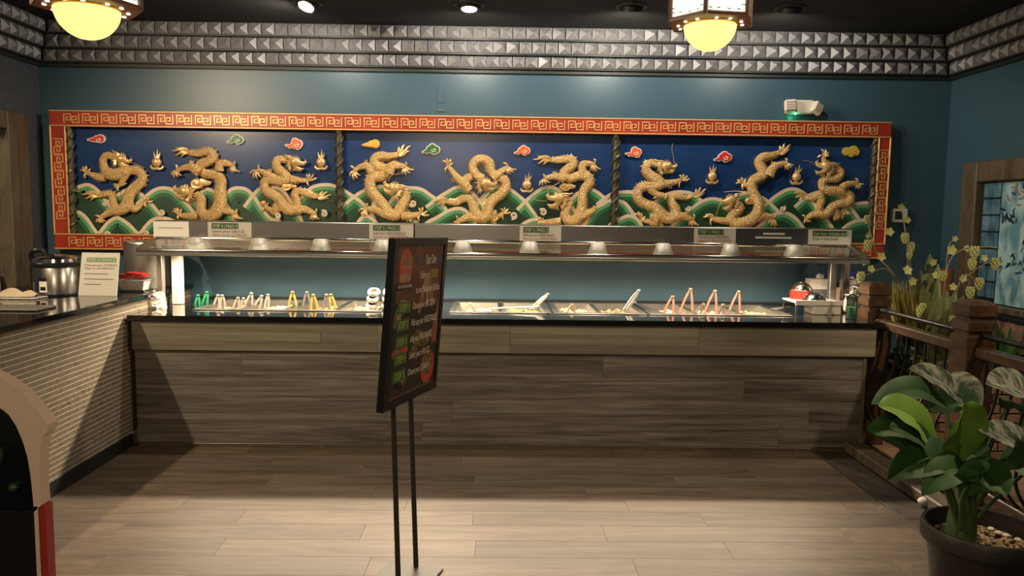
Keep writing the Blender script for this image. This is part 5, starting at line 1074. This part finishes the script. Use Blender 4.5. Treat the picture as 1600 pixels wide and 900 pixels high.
# ================================================================== ARCHED CABINET (front left)
Yc = 1.6
def cp(x, y): p = at(x, y, Yc); return (p.x, p.z)
right_o = [cp(*q) for q in ((0, 590), (18, 601), (38, 617), (58, 641), (77, 666), (74, 674), (66, 683), (62, 700), (61, 730), (62, 760), (64, 790))]
right_i = [cp(*q) for q in ((0, 637), (12, 646), (24, 663), (35, 688), (43, 715), (48, 745), (51, 775), (53, 800), (56, 850), (59, 900))]
xc = right_o[0][0] - .16
def mirror(L): return [(2 * xc - x, z) for x, z in reversed(L)]
cab = thing('arched_cabinet', 'arched beige cabinet with a dark window and red lower sides, cut off at lower left', 'cabinet', (xc, Yc + .2, 0))
topz = right_o[0][1] + .045; lo_z = right_o[-1][1]
outer = [(right_o[-1][0], lo_z)] + list(reversed(right_o[:-1])) + [(xc + .08, topz - .012), (xc, topz), (xc - .08, topz - .012)] + [(2 * xc - x, z) for x, z in right_o]
xb = right_i[-1][0]; itop = right_i[0][1] + .035
inner = [(x, z) for x, z in reversed(right_i[:8])] + [(xc + .08, itop - .01), (xc, itop), (xc - .08, itop - .01)] + [(2 * xc - x, z) for x, z in right_i[:8]]
n1 = len(outer); 
def resample(L, n):
    d = [0]
    for a, b in zip(L[:-1], L[1:]): d.append(d[-1] + math.hypot(b[0] - a[0], b[1] - a[1]))
    out = []; j = 0
    for k in range(n):
        t = d[-1] * k / (n - 1)
        while j < len(L) - 2 and d[j + 1] < t: j += 1
        f_ = (t - d[j]) / max(1e-9, d[j + 1] - d[j]); out.append((L[j][0] + (L[j + 1][0] - L[j][0]) * f_, L[j][1] + (L[j + 1][1] - L[j][1]) * f_))
    return out
MB().strip(resample(outer, 60), resample(inner, 60), Yc, Yc + .035).build('arched_hood', beige_m, cab)
def taper(L, f): return [(xc + (x - xc) * f, z) for x, z in L]
MB().prism(inner, Yc + .012, Yc + .022).build('dark_window', dark_win, cab)
xo = right_o[-1][0] + .006; xi = right_i[7][0]
for sg in (1, -1):
    f_ = lambda x: x if sg > 0 else 2 * xc - x
    MB().box((min(f_(xi), f_(xi + .008)), Yc, .0), (max(f_(xi), f_(xi + .008)), Yc + .03, lo_z - .002)).build('light_edging', beige_m, cab)
    MB().box((min(f_(xi + .0085), f_(xo)), Yc + .004, 0), (max(f_(xi + .0085), f_(xo)), Yc + .034, lo_z - .002), .002).build('side_panel', red_side, cab)
MB().box((2 * xc - xi, Yc + .006, 0), (xi, Yc + .03, right_i[7][1] - .001)).build('lower_front', black_pl, cab)
bk = [(xi, .0), (xi, right_i[7][1])] + inner[8:11] + [(2 * xc - xi, right_i[7][1]), (2 * xc - xi, .0)]
n_ = len(bk); fr_ = [(xc + (x - xc) * .9, Yc + .036, z * .98) for x, z in bk]; rr_ = [(xc - .10 + (x - xc) * .35, Yc + .42, z * .92) for x, z in bk]
MB().add(fr_ + rr_, [tuple(range(n_)), tuple(range(2 * n_ - 1, n_ - 1, -1))] + [(i, i + n_, (i + 1) % n_ + n_, (i + 1) % n_) for i in range(n_)]).build('tapered_body', black_pl, cab)
rb = random.Random(31)
for k in range(9): MB().ball((rb.uniform(xc - .02, xi - .035), Yc + .008, rb.uniform(.62, 1.08)), (rb.uniform(.008, .022), .012, rb.uniform(.008, .022)), 8, 6).build('sticker', green_toy if k % 3 else beige_m, cab)
# ================================================================== RAILING
RX = 2.645
rl = thing('wooden_railing', 'brown wooden railing with square grooved posts and curved black iron balusters', 'railing', (RX, 4.2, 0))
for y_ in (5.36, 4.215, 2.72):
    p_ = MB(); a = .079; zt = 1.155
    sec = [(a, .0), (a, zt - .20), (a - .014, zt - .192), (a - .014, zt - .172), (a, zt - .164), (a, zt - .118), (a - .012, zt - .110), (a - .012, zt - .092), (a, zt - .084), (a, zt - .024), (a - .030, zt)]
    vs = [(RX + sx * r_, y_ + sy * r_, z + .001) for r_, z in sec for sx, sy in ((-1, -1), (1, -1), (1, 1), (-1, 1))]
    fs = [(k * 4 + i, k * 4 + (i + 1) % 4, k * 4 + 4 + (i + 1) % 4, k * 4 + 4 + i) for k in range(len(sec) - 1) for i in range(4)] + [(3, 2, 1, 0), tuple(len(vs) - 4 + i for i in range(4))]
    p_.add(vs, fs).build('post', rail_m, rl)
for y0, y1 in ((4.30, 5.275), (2.80, 4.13)):
    MB().tube([(RX, y0, .968), (RX, y1, .968)], .016, 10).build('iron_rod', iron, rl)
    MB().box((RX - .038, y0, .845), (RX + .038, y1, .905), .008).build('rail', rail_m, rl)
    MB().box((RX - .028, y0, .10), (RX + .028, y1, .145), .006).build('bottom_rail', rail_m, rl)
    n_ = int((y1 - y0) / .105)
    for k in range(n_):
        y_ = y0 + (k + .5) * (y1 - y0) / n_
        P_ = curve([(RX, y_, .846), (RX - .004, y_, .72), (RX - .03, y_, .58), (RX - .095, y_, .42), (RX - .10, y_, .30), (RX - .05, y_, .20), (RX, y_, .144)], 4)
        MB().tube(P_, .0085, 7).build('baluster', iron, rl)
# ================================================================== BRICK PLANTER behind the railing
PXa, PXb, PYa, PYb, PZ = 2.86, 3.50, 4.95, 6.12, .55
pn = thing('brick_planter', 'low tan brick planter behind the railing with leafy plants', 'planter', ((PXa + PXb) / 2, (PYa + PYb) / 2, 0))
MB().box((PXa + .006, PYa + .006, 0), (PXb, PYb, PZ - .02)).build('core', mortar, pn)
bk1 = mesh_of(MB().box((-.006, -.094, -.0265), (.012, .094, .0265), .003), brick_m); bk2 = mesh_of(MB().box((-.094, -.012, -.0265), (.094, .006, .0265), .003), brick_m)
for r in range(8):
    z = .034 + r * .064
    for k in range(9):
        y_ = PYa + .06 + k * .2 + (.1 if r % 2 else 0)
        if y_ + .135 < PYb + .01: inst('brick', bk1, (PXa + random.uniform(-.002, .003), y_ + .04, z), pn)
    for k in range(3): inst('brick', bk2, (PXa + .10 + k * .2 + (.06 if r % 2 else 0), PYa + random.uniform(-.002, .003), z), pn)
MB().box((PXa - .02, PYa - .02, PZ - .019), (PXb, PYb, PZ), .006).build('stone_cap', mat('dark_soil', (.05, .035, .022), .9, bump=('noise', 40, .6, .02)), pn)
c = Vector((at(1483, 440, 5.95).x, 5.98, PZ + .001)); tag(MB().box(c + Vector((-.09, -.012, 0)), c + Vector((.095, .012, 1.215 - PZ)), .006).build('wooden_board', board_r, org=c), 'reddish wooden board standing upright behind the plants at right', 'board')
def grass(px, py, Y, n, hgt, spr, label, seed):
    b = at(px, py, Y); b.z = PZ + .001; t = thing('feather_grass', label, 'grass plant', b, 'feathery grasses in the planter'); r = random.Random(seed); m_ = MB()
    for k in range(n):
        a = r.uniform(0, 2 * PI); s_ = spr * r.random() ** .6; h_ = hgt * r.uniform(.55, 1.0); e = b + Vector((s_ * math.cos(a), s_ * math.sin(a), h_))
        m_.leaf([b + Vector((r.uniform(-.03, .03), r.uniform(-.03, .03), 0)), b.lerp(e, .5) + Vector((0, 0, h_ * .08)), e], r.uniform(.004, .008), up=(math.cos(a + 1.5), math.sin(a + 1.5), .2), seg=3, fold=.1)
    m_.build('blades', grass_y, t, kind='stuff'); return t
grass(1416, 520, 5.45, 420, .63, .13, 'yellow feathery grass plume in the planter nearest the counter', 2)
grass(1442, 520, 5.25, 380, .50, .14, 'olive yellow feathery grass right of the taller plume', 3)
def blades(px, Y, z0, specs, label, m_=leaf_o, cat='plant', st=.55):
    b = at(px, 520, Y); b.z = z0; t = thing('leafy_plant', label, cat, b)
    for (tx, ty, tY, w_, lift) in specs:
        e = at(tx, ty, tY); md = b.lerp(e, .55) + Vector((0, 0, lift))
        MB().tube(curve([b, b.lerp(md, st * .6) + Vector((0, 0, .01)), b.lerp(md, st + .08) + Vector((0, 0, lift * .35))], 3), .006, 6).build('stem', stem_m, t)
        MB().leaf([b.lerp(md, st) + Vector((0, 0, lift * .35)), b.lerp(md, st * .5 + .5) + Vector((0, 0, lift * .4)), md, e], w_, up=(-.2, -1, .35), seg=5, fold=.25, prof=lambda u: .12 + .88 * math.sin(PI * min(1, max(0, (u - .12) / .88))) ** .8 if u < .98 else .03).build('leaf', m_, t)
    return t
blades(1448, 5.35, PZ + .001, [(1453, 396, 5.3, .07, .02), (1438, 420, 5.4, .06, .02), (1466, 412, 5.45, .055, .02), (1442, 445, 5.1, .06, .03), (1458, 440, 5.2, .06, .04)], 'tall plant with upright olive blades in the middle of the planter')
blades(1452, 4.98, PZ + .001, [(1511, 474, 4.75, .075, .03), (1506, 462, 4.85, .065, .04), (1494, 455, 4.9, .06, .04), (1480, 452, 4.9, .06, .03), (1466, 462, 4.9, .06, .03), (1502, 492, 4.7, .075, .04), (1488, 478, 4.78, .07, .04), (1474, 490, 4.75, .065, .03), (1508, 508, 4.65, .07, .03), (1458, 486, 4.8, .055, .03), (1490, 512, 4.68, .06, .03), (1468, 512, 4.72, .055, .03), (1446, 500, 4.85, .05, .03)], 'bushy plant with arching olive leaves just left of the near post', st=.35)
blades(1420, 5.2, PZ + .001, [(1395, 548, 4.9, .04, .06), (1410, 560, 4.8, .04, .05), (1425, 575, 4.7, .035, .05), (1440, 585, 4.6, .035, .05), (1385, 560, 5.0, .035, .05), (1400, 575, 4.9, .03, .04), (1450, 560, 4.6, .03, .05), (1430, 545, 4.7, .03, .06)], 'dark low foliage under the rail beside the bricks', leaf_d)
blades(1572, 4.6, PZ + .001, [(1555, 498, 4.5, .03, .03), (1566, 520, 4.5, .03, .03), (1580, 510, 4.6, .025, .03), (1598, 530, 4.5, .03, .03), (1590, 550, 4.4, .03, .03)], 'dark green plant at the right edge behind the near post', leaf_d)
# hop vines
def hops(b, arcs, leaves, cones, label):
    t = thing('hop_vine', label, 'vine', b)
    for A in arcs: 
        st_ = MB().tube(curve([b] + [at(x, y, Y) for x, y, Y in A], 6), [.006] * 3 + [.0035] * (len(A) * 6 - 2), 6).build('stem', hop_s, t)
    r = random.Random(len(leaves))
    for x, y, Y, s_ in leaves:
        c = at(x, y, Y); m_ = MB(); vs = [tuple(c)]; n = 15; tilt = r.uniform(-.5, .5); ro = r.uniform(0, 6)
        for k in range(n):
            a = 2 * PI * k / n; rad = s_ * (.62 + .38 * math.cos(2.5 * (a - ro)) ** 2); vs.append((c.x + rad * math.cos(a), c.y + rad * math.sin(a) * tilt * .8 - .004, c.z + rad * math.sin(a)))
        vs += [(v[0], v[1] + .002, v[2]) for v in vs]
        m_.add(vs, [(0, 1 + k, 1 + (k + 1) % n) for k in range(n)] + [(n + 1, n + 2 + (k + 1) % n, n + 2 + k) for k in range(n)] + [(1 + k, n + 2 + k, n + 2 + (k + 1) % n, 1 + (k + 1) % n) for k in range(n)]).build('lobed_leaf', hop_m, t)
    for x, y, Y, s_ in cones:
        c = at(x, y, Y); m_ = MB()
        m_.ball(c, (s_ * .45, s_ * .45, s_ * .9), 8, 6)
        for lv in range(5):
            for k in range(6):
                a = k * PI / 3 + lv * .5; rr_ = s_ * (.5, .62, .6, .48, .25)[lv]; z = c.z + s_ * (.8 - lv * .42)
                p = Vector((c.x + rr_ * math.cos(a), c.y + rr_ * math.sin(a), z)); m_.ball(p - Vector((0, 0, s_ * .12)), (s_ * .24, s_ * .24, s_ * .30), 6, 4)
        m_.build('hop_cone', hop_m, t)
b = at(1438, 505, 5.35); b.z = PZ + .001
hops(b, [[(1420, 430, 5.3), (1416, 372, 5.3), (1408, 322, 5.35)], [(1405, 445, 5.3), (1372, 400, 5.35), (1356, 350, 5.4)], [(1395, 430, 5.3), (1350, 430, 5.3)], [(1424, 440, 5.3), (1420, 372, 5.3)]],
     [(1408, 324, 5.3, .030), (1418, 344, 5.3, .026), (1390, 362, 5.3, .034), (1377, 401, 5.3, .036), (1350, 410, 5.3, .026), (1356, 368, 5.3, .022), (1418, 422, 5.2, .036), (1361, 420, 5.3, .03), (1426, 440, 5.2, .034), (1440, 480, 5.1, .03)],
     [(1356, 382, 5.35, .036), (1414, 371, 5.3, .034), (1423, 385, 5.3, .034), (1421, 398, 5.3, .026), (1345, 432, 5.3, .036), (1355, 342, 5.4, .028), (1437, 487, 5.1, .03)], 'hop vine with pale leaves and cones climbing on the left of the planter')
b = at(1470, 510, 5.1); b.z = PZ + .001
hops(b, [[(1478, 430, 5.1), (1500, 392, 5.1), (1540, 386, 5.05), (1562, 388, 5.0)], [(1490, 460, 5.1), (1520, 425, 5.0), (1556, 402, 5.0)], [(1500, 440, 5.0), (1525, 440, 5.0), (1530, 452, 5.0)], [(1480, 400, 5.2), (1492, 374, 5.2)]],
     [(1487, 391, 5.1, .040), (1492, 373, 5.2, .024), (1510, 388, 5.1, .026), (1538, 403, 5.0, .028), (1505, 435, 5.0, .03), (1458, 410, 5.2, .03), (1462, 430, 5.2, .03), (1480, 480, 5.0, .036), (1468, 500, 4.9, .028), (1489, 448, 5.0, .03)],
     [(1523, 393, 5.0, .038), (1519, 412, 5.0, .034), (1555, 411, 5.0, .036), (1516, 456, 5.0, .036), (1530, 442, 5.0, .036), (1474, 430, 5.1, .03), (1488, 500, 4.8, .03), (1442, 480, 5.0, .028)], 'hop vine with hanging green cones reaching over the near railing post')
# ================================================================== POTTED PEACE LILY (front right)
PYP = 2.72; g = at(1536, 822, PYP); c = Vector((g.x, PYP, 0)); zr = g.z
pp = thing('potted_plant', 'large broad-leaved plant in a round dark brown pot at front right', 'potted plant', c)
R_ = .205
MB().lathe([(.125, .001), (.13, .01), (R_ - .022, zr - .07), (R_ - .018, zr - .068), (R_, zr - .060), (R_, zr - .006), (R_ - .004, zr), (R_ - .016, zr), (R_ - .020, zr - .07), (0.02, zr - .07)], c, 48).build('pot', pot_m, pp)
gm = MB(); rg = random.Random(6)
for k in range(420):
    a = rg.uniform(0, 6.28); q_ = (R_ - .03) * math.sqrt(rg.random()); s_ = rg.uniform(.004, .011); gm.ball((c.x + q_ * math.cos(a), c.y + q_ * math.sin(a), zr - .066 + rg.uniform(0, .006)), (s_, s_ * .8, s_ * .6), 6, 4)
gm.build('gravel', gravel_m, pp, kind='stuff')
for x, y in ((1560, 832), (1572, 836), (1590, 843), (1478, 820), (1548, 826)):
    p_ = atz(x, y, zr - .054); MB().ball(p_, (.014, .011, .007), 9, 6).build('pebble', paper_w, pp)
base = Vector((at(1507, 830, 2.68).x, 2.70, zr - .066))
LV = [ # base px, base Y, tip px, tip Y, half width m, material, lift
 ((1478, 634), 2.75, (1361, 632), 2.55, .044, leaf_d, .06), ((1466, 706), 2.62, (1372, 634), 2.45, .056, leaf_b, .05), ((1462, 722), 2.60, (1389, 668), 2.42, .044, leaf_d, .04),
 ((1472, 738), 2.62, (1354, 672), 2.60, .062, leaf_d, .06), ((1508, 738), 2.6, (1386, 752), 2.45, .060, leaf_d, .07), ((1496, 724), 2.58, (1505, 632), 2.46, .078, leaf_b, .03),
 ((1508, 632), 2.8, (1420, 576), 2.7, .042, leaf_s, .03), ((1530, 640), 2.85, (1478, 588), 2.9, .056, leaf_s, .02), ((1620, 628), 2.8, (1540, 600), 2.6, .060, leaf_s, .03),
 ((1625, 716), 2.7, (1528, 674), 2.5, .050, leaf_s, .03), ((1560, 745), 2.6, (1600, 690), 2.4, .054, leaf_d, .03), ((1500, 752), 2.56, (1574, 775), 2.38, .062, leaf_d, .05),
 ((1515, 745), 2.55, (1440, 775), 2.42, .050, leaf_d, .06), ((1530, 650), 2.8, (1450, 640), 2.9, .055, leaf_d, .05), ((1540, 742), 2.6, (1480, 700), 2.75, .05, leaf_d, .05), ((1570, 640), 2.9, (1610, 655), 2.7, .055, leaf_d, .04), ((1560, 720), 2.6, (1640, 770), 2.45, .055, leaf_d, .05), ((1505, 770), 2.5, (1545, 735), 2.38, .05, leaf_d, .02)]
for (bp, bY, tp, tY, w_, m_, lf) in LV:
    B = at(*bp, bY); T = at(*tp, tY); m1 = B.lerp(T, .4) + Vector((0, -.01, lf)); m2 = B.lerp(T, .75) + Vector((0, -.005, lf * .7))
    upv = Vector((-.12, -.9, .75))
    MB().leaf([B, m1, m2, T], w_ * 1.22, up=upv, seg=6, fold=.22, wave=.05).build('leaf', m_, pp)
    MB().tube(curve([base + Vector((rg.uniform(-.035, .04), rg.uniform(-.03, .03), 0)), base.lerp(B, .5) + Vector((rg.uniform(-.015, .015), 0, .02)), B, B.lerp(m1, .6)], 5), [.009 - .0004 * i for i in range(16)], 7).build('stem', stem_m, pp)
MB().lathe([(.048, 0), (.052, .05), (.046, .12), (.030, .19), (.012, .25), (0, .27)], base, 14).build('stem_sheath', stem_m, pp)
c2 = atz(1447, 792, .0); tag(MB().ball((c2.x, c2.y, .030), (.05, .035, .028), 10, 6).build('stone', paper_w, org=(c2.x, c2.y, .002)), 'pale stone on the floor beside the brown pot', 'stone')
